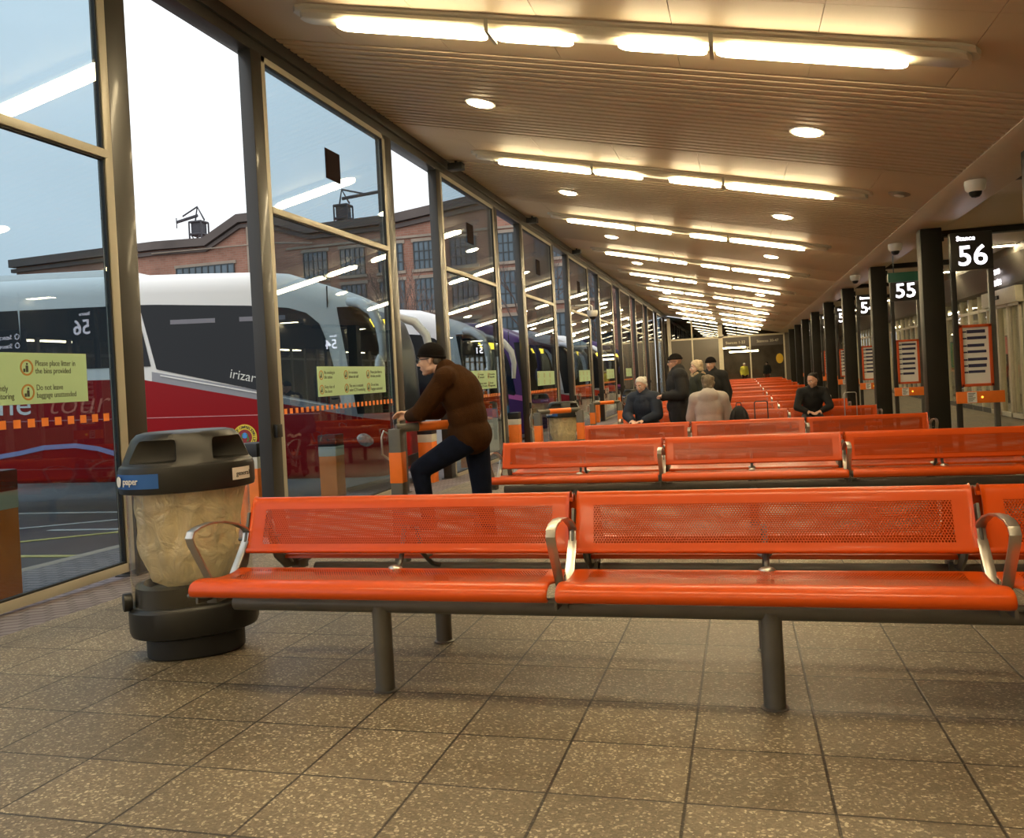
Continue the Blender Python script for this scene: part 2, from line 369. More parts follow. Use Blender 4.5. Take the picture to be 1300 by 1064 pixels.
for k in range(0, 10):
    ya, yb = 8.33 + PER * (k - 1), 5.93 + PER * k
    ym = (ya + yb) / 2; fb = flw(ya + 1.9) - 0.05; root = info(thing('window_%d' % (k + 1), None, None, (XW, 0, 0)), kind='structure')
    if k == 0: fb = -0.17
    fr = MB(); x0, x1 = -0.07, 0.0
    zt = 3.21; zh = 4.89
    fr.box((x0, ya, fb), (x1, yb, fb + 0.07)); fr.box((x0, ya, zh - 0.07), (x1, yb, zh)); fr.box((x0, ya, fb), (x1, ya + 0.075, zh)); fr.box((x0, yb - 0.085, fb), (x1, yb, zh)); fr.box((x0 + 0.01, ya + 0.07, zt - 0.035), (x1 + 0.012, yb - 0.07, zt + 0.035))
    fr.build('window_frame', M['alu'], root, bevel=0.004)
    gk = MB()
    gk.box((-0.05, yb - 0.10, fb + 0.07), (-0.01, yb - 0.08, zh - 0.07)); gk.box((-0.05, ya + 0.07, fb + 0.068), (-0.01, yb - 0.08, fb + 0.085)); gk.box((-0.05, ya + 0.07, zt - 0.05), (-0.01, yb - 0.08, zt - 0.034)); gk.box((-0.05, ya + 0.07, zh - 0.085), (-0.01, yb - 0.08, zh - 0.069))
    gk.build('gasket', M['rubber'], root, smooth=False)
    for z0, z1 in ((fb + 0.06, zt - 0.02), (zt + 0.02, zh - 0.06)):
        MB().box((-0.032, ya + 0.06, z0), (-0.022, yb - 0.07, z1)).build('pane', M['glass'], root, smooth=False)
    dz = flw(ym) - flw(4.3)
    nz = 1.225 + dz * 0.6
    if k < 7:
        n = notice(root, yb - 2.42 if k else yb - 2.42, yb - 0.40, nz, nz + 0.365, k < 3); n.location.x = -0.024
        db = MB()
        yy = ya + 0.12
        while yy < yb - 0.16:
            db.box((-0.021, yy, nz - 0.165), (-0.019, yy + 0.062, nz - 0.105)); yy += 0.124
        db.build('orange_dashes', dashm, root, smooth=False)
    if k in (1, 2, 3, 4):
        MB().box((-0.02, yb - 1.90, 3.86), (-0.012, yb - 1.50, 4.24)).build('brown_square', mat('brown_vinyl', (0.018, 0.010, 0.010), 0.85, spec=0.05), root, smooth=False)

# ------------------------------------------------------------------ pillars
for k in range(-1, 8):
    y = 16.1 + PER * k; f = flw(y)
    r = thing('pillar', '', 'pillar', (3.26, y, f))
    h = 3.40 - f
    MB().box((-0.17, -0.17, 0), (0.17, 0.17, h)).build('shaft', M['pillar'], r, bevel=0.012)
    MB().box((-0.18, -0.18, 0), (0.18, 0.18, 0.12)).build('skirting', M['steel_dark'], r, bevel=0.006)
    MB().box((0.17, -0.05, h - 0.22), (0.225, 0.05, h - 0.10)).build('junction_box', M['black'], r, bevel=0.005)
    if k < 0: r['label'] = 'dark square pillar just outside the right edge of the picture'
    elif k < 5: r['label'] = 'dark square pillar, %s along the right side counting from the front' % ORD[k]
    else: r['label'] = 'distant dark square pillar at the far end of the right side'; r['group'] = 'far dark pillars'

# ------------------------------------------------------------------ ceiling lights
hous = mat('frosted_housing', (0.62, 0.57, 0.44), 0.35, coat=0.2)
def P_(x, y, d): return V((x, y, ceil_z(x) - d))
def strip_lens(mb, x0, x1, w, d0, d1, n=6):
    rings = []
    for d, s in ((d0, 1.0), ((d0 + d1) / 2, 1.0), (d1, 0.72)):
        ring = []
        for k in range(2 * n):
            t = -PI / 2 + PI * k / (n - 1) if k < n else PI / 2 + PI * (k - n) / (n - 1)
            cx = (x1 - w * s) if k < n else (x0 + w * s)
            ring.append(P_(cx + w * s * math.cos(t), w * s * math.sin(t), d))
        rings.append(ring)
    mb.loft(rings)
light0 = thing('strip_light', '', 'ceiling light', (0, 0, 0))
h = MB(); strip_lens(h, -4.05, 2.0, 0.18, 0.0, 0.045); h.build('mounting_tray', hous, light0)
h = MB(); strip_lens(h, -3.98, 1.93, 0.155, 0.04, 0.10); h.build('housing', hous, light0)
for a, b in ((-3.60, -2.10), (-2.03, -1.30), (-0.90, -0.13), (-0.06, 1.46)):
    t = MB(); strip_lens(t, a, b, 0.125, 0.07, 0.150); o = t.build('tube_lens', M['tube'], light0)
for x in (-2.065, -0.095):
    t = MB(); cbox(t, x - 0.018, x + 0.018, -0.16, 0.16, 0.02, 0.155); t.build('clip', M['alu'], light0)
for x in (-3.9, -1.1, 0.5, 1.85):
    MB().sph(P_(x, 0.135, 0.05), 0.015, 8, 6).build('screw', M['black'], light0)
for k in range(-2, NB + 1):
    y = 7.65 + PER * k
    o = light0 if k == -2 else dup(light0)
    o.location = (0, y, 0)
    if k < 0: o['label'] = 'twin strip light on the ceiling %s the camera' % ('far behind' if k == -2 else 'above and behind')
    elif k < 6: o['label'] = 'long lit fluorescent strip light across the ceiling, %s row from the camera' % ORD[k]
    else: o['label'] = 'distant fluorescent strip light in the merging far rows'; o['group'] = 'far strip lights'
dl0 = thing('downlight', '', 'ceiling light', (0, 0, 0))
MB().lathe([(0.20, 0.0), (0.20, 0.012), (0.185, 0.02), (0.16, 0.012), (0.0, 0.012)][::-1], n=28).build('trim_ring', M['white'], dl0)
MB().lathe([(0.0, -0.035), (0.08, -0.032), (0.160, -0.012), (0.160, 0.0), (0, 0.0)], n=28).build('lens', M['down'], dl0)
first = True
for k in range(-2, NB + 1):
    for sx in (-3.0, 0.885):
        y = 10.42 + PER * k
        if y > YEND: continue
        o = dl0 if first else dup(dl0); first = False
        o.location = (sx, y, ceil_z(sx) - 0.012); o.rotation_euler = (0, math.atan(0.22), 0)
        s = 'left' if sx < 0 else 'right'
        if k < 0: o['label'] = 'round downlight over the %s benches, behind the camera row %s' % (s, ORD[-k])
        elif k < 6: o['label'] = 'round lit downlight on the %s side of the ceiling, %s from the camera' % (s, ORD[k])
        else: o['label'] = 'distant round downlight in the merging %s hand line' % s; o['group'] = 'far %s downlights' % s
for k in range(-1, 7):
    r = thing('corridor_light', '', 'ceiling light', (6.0, 22.3 + PER * k, 3.74))
    MB().box((-0.36, -0.14, -0.03), (0.36, 0.14, 0)).build('frame', M['white'], r, bevel=0.01)
    MB().box((-0.33, -0.11, -0.042), (0.33, 0.11, -0.028)).build('lens', M['corr'], r, bevel=0.01)
    r['label'] = 'oblong lit ceiling lamp over the shopfront side, ' + (ORD[k + 1] + ' from the camera')

# ------------------------------------------------------------------ benches
UL = 1.565
BACK = [(0.196, 0.560), (0.190, 0.545), (0.200, 0.535), (0.214, 0.545), (0.232, 0.590), (0.250, 0.645), (0.268, 0.700), (0.284, 0.748), (0.298, 0.772), (0.318, 0.780), (0.336, 0.772), (0.342, 0.755)]
SEAT = [(0.165, 0.462), (0.160, 0.478), (0.140, 0.484), (0.060, 0.478), (-0.020, 0.478), (-0.100, 0.486), (-0.180, 0.500), (-0.240, 0.508), (-0.285, 0.506), (-0.318, 0.492), (-0.330, 0.470), (-0.322, 0.448), (-0.300, 0.440)]
BACK = [(y + 0.019, z + 0.008) for y, z in BACK]
SEAT = [(0.165 + (y - 0.165) * 0.84, z + 0.004) if y < 0.165 else (y, z + 0.004) for y, z in [(q[0] + 0.02, q[1]) for q in SEAT]]
def spl(pts, n=4):
    out = []
    P = [pts[0]] + list(pts) + [pts[-1]]
    for i in range(1, len(P) - 2):
        for j in range(n):
            t = j / n; a, b, c, d = P[i - 1], P[i], P[i + 1], P[i + 2]
            out.append(tuple(0.5 * (2 * b[q] + (c[q] - a[q]) * t + (2 * a[q] - 5 * b[q] + 4 * c[q] - d[q]) * t * t + (3 * b[q] - a[q] - 3 * c[q] + d[q]) * t ** 3) for q in (0, 1)))
    out.append(pts[-1]); return out
def pan_mesh(name, prof, m, thick=0.004):
    pr = spl(prof, 3); n = len(pr); v = [0]
    for i in range(1, n): v.append(v[-1] + math.hypot(pr[i][0] - pr[i - 1][0], pr[i][1] - pr[i - 1][1]))
    nor = []
    for i in range(n):
        a = pr[max(i - 1, 0)]; b = pr[min(i + 1, n - 1)]; l = math.hypot(b[0] - a[0], b[1] - a[1]); nor.append(((b[1] - a[1]) / l, -(b[0] - a[0]) / l))
    inn = [(pr[i][0] - nor[i][0] * thick, pr[i][1] - nor[i][1] * thick) for i in range(n)]
    us = [0, 0.004, 0.02, UL / 2, UL - 0.02, UL - 0.004, UL]
    sc = [0.006, 0.001, 0, 0, 0, 0.001, 0.006]
    vs = []; fs = []; uv = {}
    for L_, line in enumerate((pr, inn)):
        for i, (y, z) in enumerate(line):
            for j, u in enumerate(us):
                s = sc[j]; vs.append((u - UL / 2, y - nor[i][0] * s, z - nor[i][1] * s)); uv[len(vs) - 1] = (u, v[i])
    W = len(us)
    for L_ in (0, 1):
        o = L_ * n * W
        for i in range(n - 1):
            for j in range(W - 1):
                q = (o + i * W + j, o + i * W + j + 1, o + (i + 1) * W + j + 1, o + (i + 1) * W + j); fs.append(q if L_ == 0 else q[::-1])
    o = n * W
    for i in range(n - 1):
        fs.append((i * W, (i + 1) * W, o + (i + 1) * W, o + i * W)); fs.append((i * W + W - 1, o + i * W + W - 1, o + (i + 1) * W + W - 1, (i + 1) * W + W - 1))
    for j in range(W - 1):
        fs.append((j, o + j, o + j + 1, j + 1)); e = (n - 1) * W; fs.append((e + j, e + j + 1, o + e + j + 1, o + e + j))
    me = bpy.data.meshes.new(name); me.from_pydata(vs, [], fs); me.update()
    ul = me.uv_layers.new(name='UVMap')
    for lp in me.loops: ul.data[lp.index].uv = uv[lp.vertex_index]
    bm = bmesh.new(); bm.from_mesh(me); bmesh.ops.recalc_face_normals(bm, faces=bm.faces); bm.to_mesh(me); bm.free()
    for p in me.polygons: p.use_smooth = True
    me.set_sharp_from_angle(angle=math.radians(50))
    me.materials.append(m)
    return me, v[-1]
pb = perf_mat('perforated_back', ORANGE, 0.075, UL - 0.075, 0.078, 0.245)
ps = perf_mat('perforated_seat', ORANGE, 0.075, UL - 0.075, 0.05, 0.36)
back_me, lb = pan_mesh('backrest', BACK, pb); seat_me, ls = pan_mesh('seat', SEAT, ps)
def make_bench():
    r = thing('bench', '', 'bench', (0, 0, 0))
    def mesh_o(n, me, x):
        o = bpy.data.objects.new(n, me); C.objects.link(o); o.parent = r; o.location = (x, 0, 0); return o
    for i in (-1, 0, 1):
        mesh_o('seat', seat_me, i * 1.597); mesh_o('backrest', back_me, i * 1.597)
    MB().cyl((-2.30, 0, 0.372), (2.30, 0, 0.372), 0.036, n=20).build('beam', M['grey_pipe'], r)
    lg = None
    for i in (-1, 0, 1):
        x = i * 1.597
        if lg is None:
            lg = MB().lathe([(0, 0), (0.052, 0), (0.052, 0.006), (0.041, 0.01), (0.041, 0.37), (0, 0.37)], n=24).build('leg', M['grey_pipe'], r); l = lg
        else: l = lg.copy(); C.objects.link(l)
        l.location = (x, 0, 0)
        # strut that carries each back
        MB().tube([(x, 0.0, 0.39), (x, 0.12, 0.43), (x, 0.245, 0.51), (x, 0.295, 0.64)], 0.012, 8).build('back_strut', M['grey_pipe'], r)
        MB().sph((x, 0.17, 0.485), (0.035, 0.022, 0.018), 12, 8).build('strut_cap', M['steel'], r)
    br = None; arm = None
    for i in (-1.5, -0.5, 0.5, 1.5):
        x = i * 1.597
        if br is None:
            b = MB(); b.tube([(0, -0.15, 0.425), (0, -0.05, 0.418), (0, 0.14, 0.43), (0, 0.23, 0.50), (0, 0.29, 0.66), (0, 0.31, 0.72)], 0.1, flat=(0.012, 0.05), up=(1, 0, 0))
            b.cbox((0, 0, 0.40), (0.05, 0.09, 0.05)); b.cyl((-0.05, -0.14, 0.432), (0.05, -0.14, 0.432), 0.010, n=8); b.cyl((-0.05, 0.27, 0.6), (0.05, 0.27, 0.6), 0.009, n=8)
            br = b.build('bracket', M['grey_pipe'], r, bevel=0.002); q = br
            pth = [(0, -0.02, 0.43), (0, -0.09, 0.54), (0, -0.165, 0.655), (0, -0.18, 0.690), (0, -0.165, 0.715), (0, -0.12, 0.728), (0, -0.04, 0.732), (0, 0.06, 0.722), (0, 0.16, 0.695), (0, 0.24, 0.660), (0, 0.262, 0.635), (0, 0.25, 0.60), (0, 0.19, 0.53), (0, 0.10, 0.43)]
            arm = MB().tube(pth, 0.1, flat=(0.038, 0.008), up=(1, 0, 0)).build('armrest', M['steel'], r, bevel=0.0015); a = arm
        else:
            q = br.copy(); a = arm.copy(); C.objects.link(q); C.objects.link(a)
        q.location = (x, 0, 0); a.location = (x, 0, 0)
    return r
bench0 = make_bench()
ROWY = [3.37 + 4.52 * i for i in range(12)]
for i, y in enumerate(ROWY):
    for s in (0, 1):
        yy = y + 0.75 * s
        if i == 0 and s == 0: o = bench0
        else: o = dup(bench0)
        o.location = (0.066, yy, flw(yy) - 0.002); o.rotation_euler = (0, 0, PI * s)
        side = 'facing the camera' if s == 0 else 'facing away'
        if i < 5: o['label'] = 'orange perforated metal bench %s, in the %s back-to-back pair from the front' % (side, ORD[i])
        else: o['label'] = 'orange bench %s among the tightly stacked far rows' % side; o['group'] = 'far orange benches %s' % side
# ------------------------------------------------------------------ booleans
def carve(o, cutter):
    m = o.modifiers.new('b', 'BOOLEAN'); m.operation = 'DIFFERENCE'; m.object = cutter; m.solver = 'EXACT'
    dg = bpy.context.evaluated_depsgraph_get(); dg.update(); me = bpy.data.meshes.new_from_object(o.evaluated_get(dg)); o.modifiers.clear(); old = o.data; o.data = me
    bpy.data.objects.remove(cutter); return o

# ------------------------------------------------------------------ litter bins
clearp = glass_mat('clear_bin_plastic', (0.985, 0.97, 0.93), 0.8, 0.03)
def bag_mat():
    m = bpy.data.materials.new('crumpled_bag'); m.use_nodes = True; nt = m.node_tree; N = nt.nodes; L = nt.links; N.clear()
    d = N.new('ShaderNodeBsdfDiffuse'); d.inputs[0].default_value = (0.99, 0.88, 0.62, 1); t = N.new('ShaderNodeBsdfTranslucent'); t.inputs[0].default_value = (0.99, 0.88, 0.62, 1)
    g = N.new('ShaderNodeBsdfGlossy'); g.inputs['Roughness'].default_value = 0.22; tr = N.new('ShaderNodeBsdfTransparent')
    tc = N.new('ShaderNodeTexCoord'); n = N.new('ShaderNodeTexNoise'); n.inputs['Scale'].default_value = 7; n.inputs['Detail'].default_value = 7; n.inputs['Distortion'].default_value = 1.2; L.new(tc.outputs['Object'], n.inputs[0])
    bp = N.new('ShaderNodeBump'); bp.inputs['Strength'].default_value = 0.9; bp.inputs['Distance'].default_value = 0.05; L.new(n.outputs[0], bp.inputs['Height'])
    for s in (d, t, g): L.new(bp.outputs[0], s.inputs['Normal'])
    a = N.new('ShaderNodeMixShader'); a.inputs[0].default_value = 0.5; L.new(d.outputs[0], a.inputs[1]); L.new(t.outputs[0], a.inputs[2])
    b = N.new('ShaderNodeMixShader'); b.inputs[0].default_value = 0.12; L.new(a.outputs[0], b.inputs[1]); L.new(g.outputs[0], b.inputs[2])
    c = N.new('ShaderNodeMixShader'); r = N.new('ShaderNodeMapRange'); r.inputs[1].default_value = 0.35; r.inputs[2].default_value = 0.7; r.inputs[3].default_value = 0.0; r.inputs[4].default_value = 0.35; L.new(n.outputs[0], r.inputs[0])
    L.new(r.outputs[0], c.inputs[0]); L.new(b.outputs[0], c.inputs[1]); L.new(tr.outputs[0], c.inputs[2])
    o = N.new('ShaderNodeOutputMaterial'); L.new(c.outputs[0], o.inputs[0]); return m
bagm = bag_mat(); bluel = mat('blue_label', (0.02, 0.10, 0.35), 0.4)
def ell(rx, ry, z, n=40, e=2.4):
    out = []
    for k in range(n):
        t = 2 * PI * k / n; c, s_ = math.cos(t), math.sin(t)
        out.append(V((rx * math.copysign(abs(c) ** (2 / e), c), ry * math.copysign(abs(s_) ** (2 / e), s_), z)))
    return out
def ell_loft(mb, prof, f=0.78, **k): return mb.loft([ell(r, r * f, z, **k) for r, z in prof])
def make_bin(label, loc, rz):
    r = thing('litter_bin', label, 'litter bin', loc, rz)
    ell_loft(MB(), [(0.25, 0.0), (0.27, 0.01), (0.27, 0.12), (0.25, 0.13)]).build('foot', M['rubber'], r, bevel=0.004)
    ell_loft(MB(), [(0.30, 0.11), (0.345, 0.125), (0.355, 0.15), (0.357, 0.25), (0.345, 0.265), (0.33, 0.27)]).build('base', M['black'], r)
    MB().loft([ell(rr, rr * 0.78, z) for rr, z in ((0.335, 0.26), (0.338, 0.84), (0.333, 0.84), (0.330, 0.26))], cap=False).build('clear_body', clearp, r)
    ell_loft(MB(), [(0.30, 0.26), (0.32, 0.27), (0.315, 0.36), (0.27, 0.37), (0.25, 0.33)]).build('inner_collar', M['black'], r)
    rings = []
    for i in range(22):
        z = 0.33 + i * 0.51 / 21; ring = []
        for k in range(56):
            t = 2 * PI * k / 56; b = interp(z, [0.33, 0.38, 0.5, 0.84], [0.12, 0.22, 0.27, 0.30])
            w = 1 + 0.05 * math.sin(5 * t + 9 * z) + 0.03 * math.sin(13 * t - 14 * z) + 0.02 * math.sin(23 * t + 31 * z) - 0.12 * max(0, math.sin(t * 2 + 1)) * (0.84 - z)
            ring.append(V((b * w * math.cos(t), b * w * 0.78 * math.sin(t), z)))
        rings.append(ring)
    MB().loft(rings).build('bag', bagm, r, angle=180)
    lid = ell_loft(MB(), [(0.34, 0.825), (0.367, 0.83), (0.372, 0.85), (0.372, 0.935), (0.365, 0.955), (0.350, 0.965), (0.325, 1.02), (0.295, 1.085), (0.265, 1.110), (0.23, 1.118)], n=64).build('lid', M['black'], r)
    for i, (x0, x1, y0, y1) in enumerate(((-0.335, -0.055, -0.36, -0.15), (0.135, 0.42, -0.36, -0.06), (-0.45, 0.45, 0.14, 0.4))):
        c = MB().box((x0, y0, 0.975), (x1, y1, 1.085)).build('cut', M['black'], None, bevel=0.02, seg=2); c.parent = r
        carve(lid, c)
    for p in lid.data.polygons: p.use_smooth = True
    lid.data.set_sharp_from_angle(angle=math.radians(30))
    # curved labels on the rim band
    def patch(t0, t1, z0, z1, m, nm):
        ring = []
        n = 10; vs = []; fs = []
        for off in (0.0005, 0.003):
            for z in (z0, z1):
                for i in range(n + 1):
                    t = t0 + (t1 - t0) * i / n; c, s_ = math.cos(t), math.sin(t)
                    vs.append((0.3735 * math.copysign(abs(c) ** (2 / 2.4), c) * (1 + off * 2), 0.3735 * 0.78 * math.copysign(abs(s_) ** (2 / 2.4), s_) * (1 + off * 2), z))
        m_ = n + 1
        for a, b, c_, d in ((0, m_, 3 * m_, 2 * m_),): pass
        for i in range(n):
            fs += [(2 * m_ + i, 2 * m_ + i + 1, 3 * m_ + i + 1, 3 * m_ + i), (i, m_ + i, m_ + i + 1, i + 1), (i, i + 1, 2 * m_ + i + 1, 2 * m_ + i), (m_ + i, 3 * m_ + i, 3 * m_ + i + 1, m_ + i + 1)]
        o = MB().add(vs, fs).build(nm, m, r); return o
    D = math.radians
    a = patch(D(192), D(250), 0.858, 0.928, bluel, 'paper_label'); a['label'] = 'blue paper recycling label'
    def tang(deg, z, ex=0.010):
        t = D(deg); c, s_ = math.cos(t), math.sin(t)
        p = lambda q: V((0.3735 * math.copysign(abs(math.cos(q)) ** (2 / 2.4), math.cos(q)), 0.3735 * 0.78 * math.copysign(abs(math.sin(q)) ** (2 / 2.4), math.sin(q)), z))
        d = (p(t + 0.05) - p(t - 0.05)).normalized(); nrm = V((d.y, -d.x, 0)); return p(t) + nrm * ex, math.atan2(d.y, d.x)
    p, ang = tang(222, 0.882); flat_text('paper', 0.045, M['white'], a, p, (PI / 2, 0, ang), 'lettering', 'CENTER', ext=0.001, bold=0.0006)
    p, ang = tang(203, 0.893); MB().lathe([(0.026, -0.001), (0.026, 0.002), (0, 0.002)][::-1], n=20).build('recycle_disc', M['white'], a).location = p
    ad = a.children[-1]; ad.rotation_euler = (PI / 2, 0, ang)
    b = patch(D(305), D(330), 0.865, 0.925, M['white'], 'white_label'); b['label'] = 'white printed label'
    p, ang = tang(317, 0.885); flat_text('general', 0.034, M['text_dark'], b, p, (PI / 2, 0, ang), 'lettering', 'CENTER', ext=0.001)
    MB().cyl((-0.33, -0.07, 0.30), (-0.375, -0.08, 0.30), 0.045, n=18).build('side_knob', M['black'], r, bevel=0.006)
    return r
bin1 = make_bin('clear litter bin with a crumpled bag inside, at the left end of the front bench', (-2.79, 3.84, flw(3.84)), math.radians(36)); bin1.scale = (0.89, 0.89, 1.02)
dup(bin1, (-3.3, 16.0, flw(16)), math.radians(20), 'black lidded litter bin in the middle distance, behind the leaning man by the glass wall')
dup(bin1, (-3.35, 27.4, flw(27.4)), math.radians(10), 'far black lidded litter bin beside the seated white haired man')

# ------------------------------------------------------------------ bollards outside
refl = mat('white_reflective', (0.62, 0.60, 0.52), 0.5); boll_o = mat('bollard_orange', (0.86, 0.20, 0.02), 0.45, var=0.08)
def bollard(label, x, y, g=None):
    f = flw(y) - 0.10; r = thing('bollard', label, 'bollard', (x, y, f), 0, g); w = 0.125
    MB().box((-w, -w, 0), (w, w, 0.72)).build('shaft', boll_o, r, bevel=0.012)
    MB().box((-w - .002, -w - .002, 0.70), (w + .002, w + .002, 0.83)).build('reflective_band', refl, r, bevel=0.006)
    MB().box((-w - .004, -w - .004, 0.83), (w + .004, w + .004, 0.985)).build('cap', M['black'], r, bevel=0.012)
bollard('orange bollard with white band outside the glass at the left picture edge', -5.3, 5.0)
bollard('orange bollard outside, half hidden between the litter bin and the second steel post', -5.35, 8.55)
bollard('orange bollard outside the glass in front of the red coach nose', -5.35, 10.45)
bollard('orange bollard outside, behind the knee of the leaning man', -5.10, 13.42)
for k in range(1, 6):
    bollard('orange bollard far down outside the glass wall', -5.3, 10.45 + PER * k, 'far bollards outside the glass')
    bollard('orange bollard far down outside the glass wall', -5.10, 13.42 + PER * k, 'far bollards outside the glass')

# ------------------------------------------------------------------ leaning rails
def rail(label, x, y):
    f = flw(y); r = thing('leaning_rail', label, 'barrier', (x, y, f))
    for dx, dy in ((0, 0), (0.52, 0.42)):
        p = MB().box((dx - 0.05, dy - 0.05, 0), (dx + 0.05, dy + 0.05, 1.04)).build('post', M['grey_pipe'], r, bevel=0.008)
        MB().box((dx - 0.052, dy - 0.052, 0.62), (dx + 0.052, dy + 0.052, 0.86)).build('orange_band', M['bright_orange'], p, bevel=0.006)
    MB().cyl((0.0, 0.0, 1.045), (0.52, 0.42, 1.045), 0.034, n=18).build('top_rail', M['grey_pipe'], r)
    MB().cyl((0.14, 0.113, 1.045), (0.40, 0.323, 1.045), 0.0375, n=18).build('orange_sleeve', M['bright_orange'], r)
    MB().cyl((0.0, 0.0, 0.30), (0.52, 0.42, 0.30), 0.028, n=14).build('foot_rail', M['grey_pipe'], r)
    MB().tube([(-0.05, -0.02, 1.0), (-0.085, -0.05, 1.03), (-0.10, -0.06, 0.98), (-0.10, -0.06, 0.85), (-0.05, -0.03, 0.80)], 0.008, 8).build('hook', M['steel'], r)
rail('grey and orange leaning rail the brown jacketed man rests his arms on', -2.61, 6.2)
rail('grey and orange leaning rail beyond the leaning man, left of the third bench pair', -2.75, 11.6)
rail('grey and orange leaning rail left of the fourth bench pair', -3.0, 17.6)
rail('far grey and orange leaning rail near the seated white haired man', -3.0, 23.2)

# ------------------------------------------------------------------ stance totems
scr = mat('display_case', (0.035, 0.033, 0.028), 0.3, coat=0.3); sheet = mat('printed_sheet', (0.80, 0.78, 0.72), 0.6); navy = mat('navy_print', (0.03, 0.03, 0.08), 0.6)
yel = emat('yellow_button', (1.0, 0.55, 0.05), 2.0)
def totem(k, y):
    num = 56 - k; f = flw(y)
    lab = 'stance display post showing number %d in white, %s' % (num, ('nearest of the right side row', 'beyond the first pillar', 'beyond the second pillar', 'beyond the third pillar', 'beyond the fourth pillar', 'far along the right side', 'furthest along the right side')[k])
    r = thing('stance_sign', lab, 'bus stance sign', (3.70, y, f))
    z = lambda w: w + 0.385 if False else w - flw(15.3)
    for x in (-0.275, 0.275):
        MB().box((x - 0.04, -0.04, 0), (x + 0.04, 0.04, z(3.18))).build('post', M['steel_dark'] if x < 0 else M['grey_pipe'], r, bevel=0.008)
    MB().box((-0.31, -0.08, z(2.58)), (0.31, 0.03, z(3.19))).build('display', scr, r, bevel=0.01)
    d = r.children[-1]
    flat_text('Stance', 0.105, M['sky_white'], d, (-0.22, -0.084, z(3.06)), (PI / 2, 0, 0), 'lettering', ext=0.001, bold=0.002)
    flat_text(str(num), 0.45, M['sky_white'], d, (0.01, -0.084, z(2.66)), (PI / 2, 0, 0), 'number', 'CENTER', ext=0.001, bold=0.005)
    zz0, zz1 = z(0.70), z(1.70)
    fr = MB(); fr.box((-0.235, -0.07, zz0), (-0.19, 0.0, zz1)); fr.box((0.19, -0.07, zz0), (0.235, 0.0, zz1)); fr.box((-0.235, -0.07, zz1 - 0.045), (0.235, 0.0, zz1)); fr.box((-0.235, -0.07, zz0), (0.235, 0.0, zz0 + 0.045))
    fr.build('timetable_frame', M['dark_orange'], r, bevel=0.004)
    t = MB().box((-0.2, -0.045, zz0 + 0.03), (0.2, -0.035, zz1 - 0.03)).build('timetable_sheet', sheet, r, smooth=False)
    rnd = random.Random(num); b = MB(); zc = zz1 - 0.10
    while zc > zz0 + 0.22:
        b.box((-0.188, -0.048, zc - 0.026), (-0.13, -0.0455, zc - 0.002)); b.box((-0.125, -0.048, zc - 0.028 - rnd.random() * 0.012), (0.11 + rnd.random() * 0.06, -0.0455, zc + 0.014)); zc -= 0.092 + rnd.random() * 0.03
    b.build('printed_rows', navy, t, smooth=False)
    o = MB().box((-0.32, -0.075, z(0.43)), (0.38, 0.0, z(0.62))).build('orange_panel', M['bright_orange'], r, bevel=0.006)
    MB().box((-0.17, -0.079, z(0.44)), (-0.03, -0.0755, z(0.61))).build('small_notice', sheet, o, smooth=False)
    q = MB()
    for i in range(6): q.box((-0.155, -0.081, z(0.585 - i * 0.024)), (-0.05 - 0.02 * (i % 3), -0.0795, z(0.595 - i * 0.024)))
    q.build('notice_lines', M['text_dark'], o, smooth=False)
    MB().sph((0.05, -0.078, z(0.525)), 0.018, 10, 8).build('button', yel, o)
for k in range(7): totem(k, 15.3 + PER * k)
# hanging direction sign
hs = thing('hanging_sign', 'dark hanging direction sign just outside the picture, its lettering mirrored in the glass wall', 'sign', (4.75, 14.3, 2.55))
MB().box((-0.45, -0.05, -0.22), (0.85, 0.05, 0.22)).build('panel', scr, hs, bevel=0.01)
for x in (-0.35, 0.7): MB().cyl((x, 0, 0.21), (x, 0, 1.22), 0.012, n=8).build('rod', M['steel_dark'], hs)
for z_, t_ in ((0.03, 'Stances 1-22'), (-0.15, 'Stances 30-47')):
    flat_text(t_, 0.125, M['sky_white'], hs, (-0.18, -0.053, z_), (PI / 2, 0, 0), 'lettering', ext=0.001, bold=0.001)
    MB().loft([[V((-0.31 + rr * math.cos(t * PI / 10), -0.0525 - dx, z_ + 0.045 + rr * math.sin(t * PI / 10))) for t in range(20)] for rr, dx in ((0.06, 0), (0.06, 0.002), (0.042, 0.002), (0.042, 0))], cap=False).build('arrow_ring', M['sky_white'], hs, smooth=False)
gs = thing('exit_sign', 'green sign box hanging between the first and second pillars', 'sign', (3.55, 19.6, 2.93))
MB().box((-0.42, -0.04, -0.10), (0.30, 0.04, 0.10)).build('panel', mat('sign_green', (0.02, 0.14, 0.09), 0.4), gs, bevel=0.006)
for x in (-0.3, 0.2): MB().cyl((x, 0, 0.09), (x, 0, 0.47), 0.01, n=8).build('rod', M['steel_dark'], gs)

# ------------------------------------------------------------------ cameras and detectors
def dome(label, loc, s=1.0, arm=None):
    r = thing('security_camera', label, 'security camera', loc)
    MB().lathe([(0.0, 0.14 * s), (0.12 * s, 0.14 * s), (0.125 * s, 0.10 * s), (0.115 * s, 0.03 * s), (0.09 * s, 0.0), (0.0, 0.0)][::-1], n=28).build('housing', M['white'], r)
    MB().lathe([(0, -0.075 * s), (0.045 * s, -0.065 * s), (0.07 * s, -0.035 * s), (0.078 * s, 0.004), (0, 0.004)], n=24).build('dome', M['black'], r)
    if arm:
        MB().tube([(0, 0, 0.14 * s), (0, 0, 0.33), (arm * 0.15, 0, 0.38), (arm, 0, 0.38)], 0.02, 10).build('arm', M['white'], r)
    return r
dome('white dome camera under the cream beam near the nearest number display', (2.97, 11.9, 3.255), 1.0)
dome('white dome camera under the cream beam beyond the first pillar', (2.97, 17.6, 3.255), 1.0)
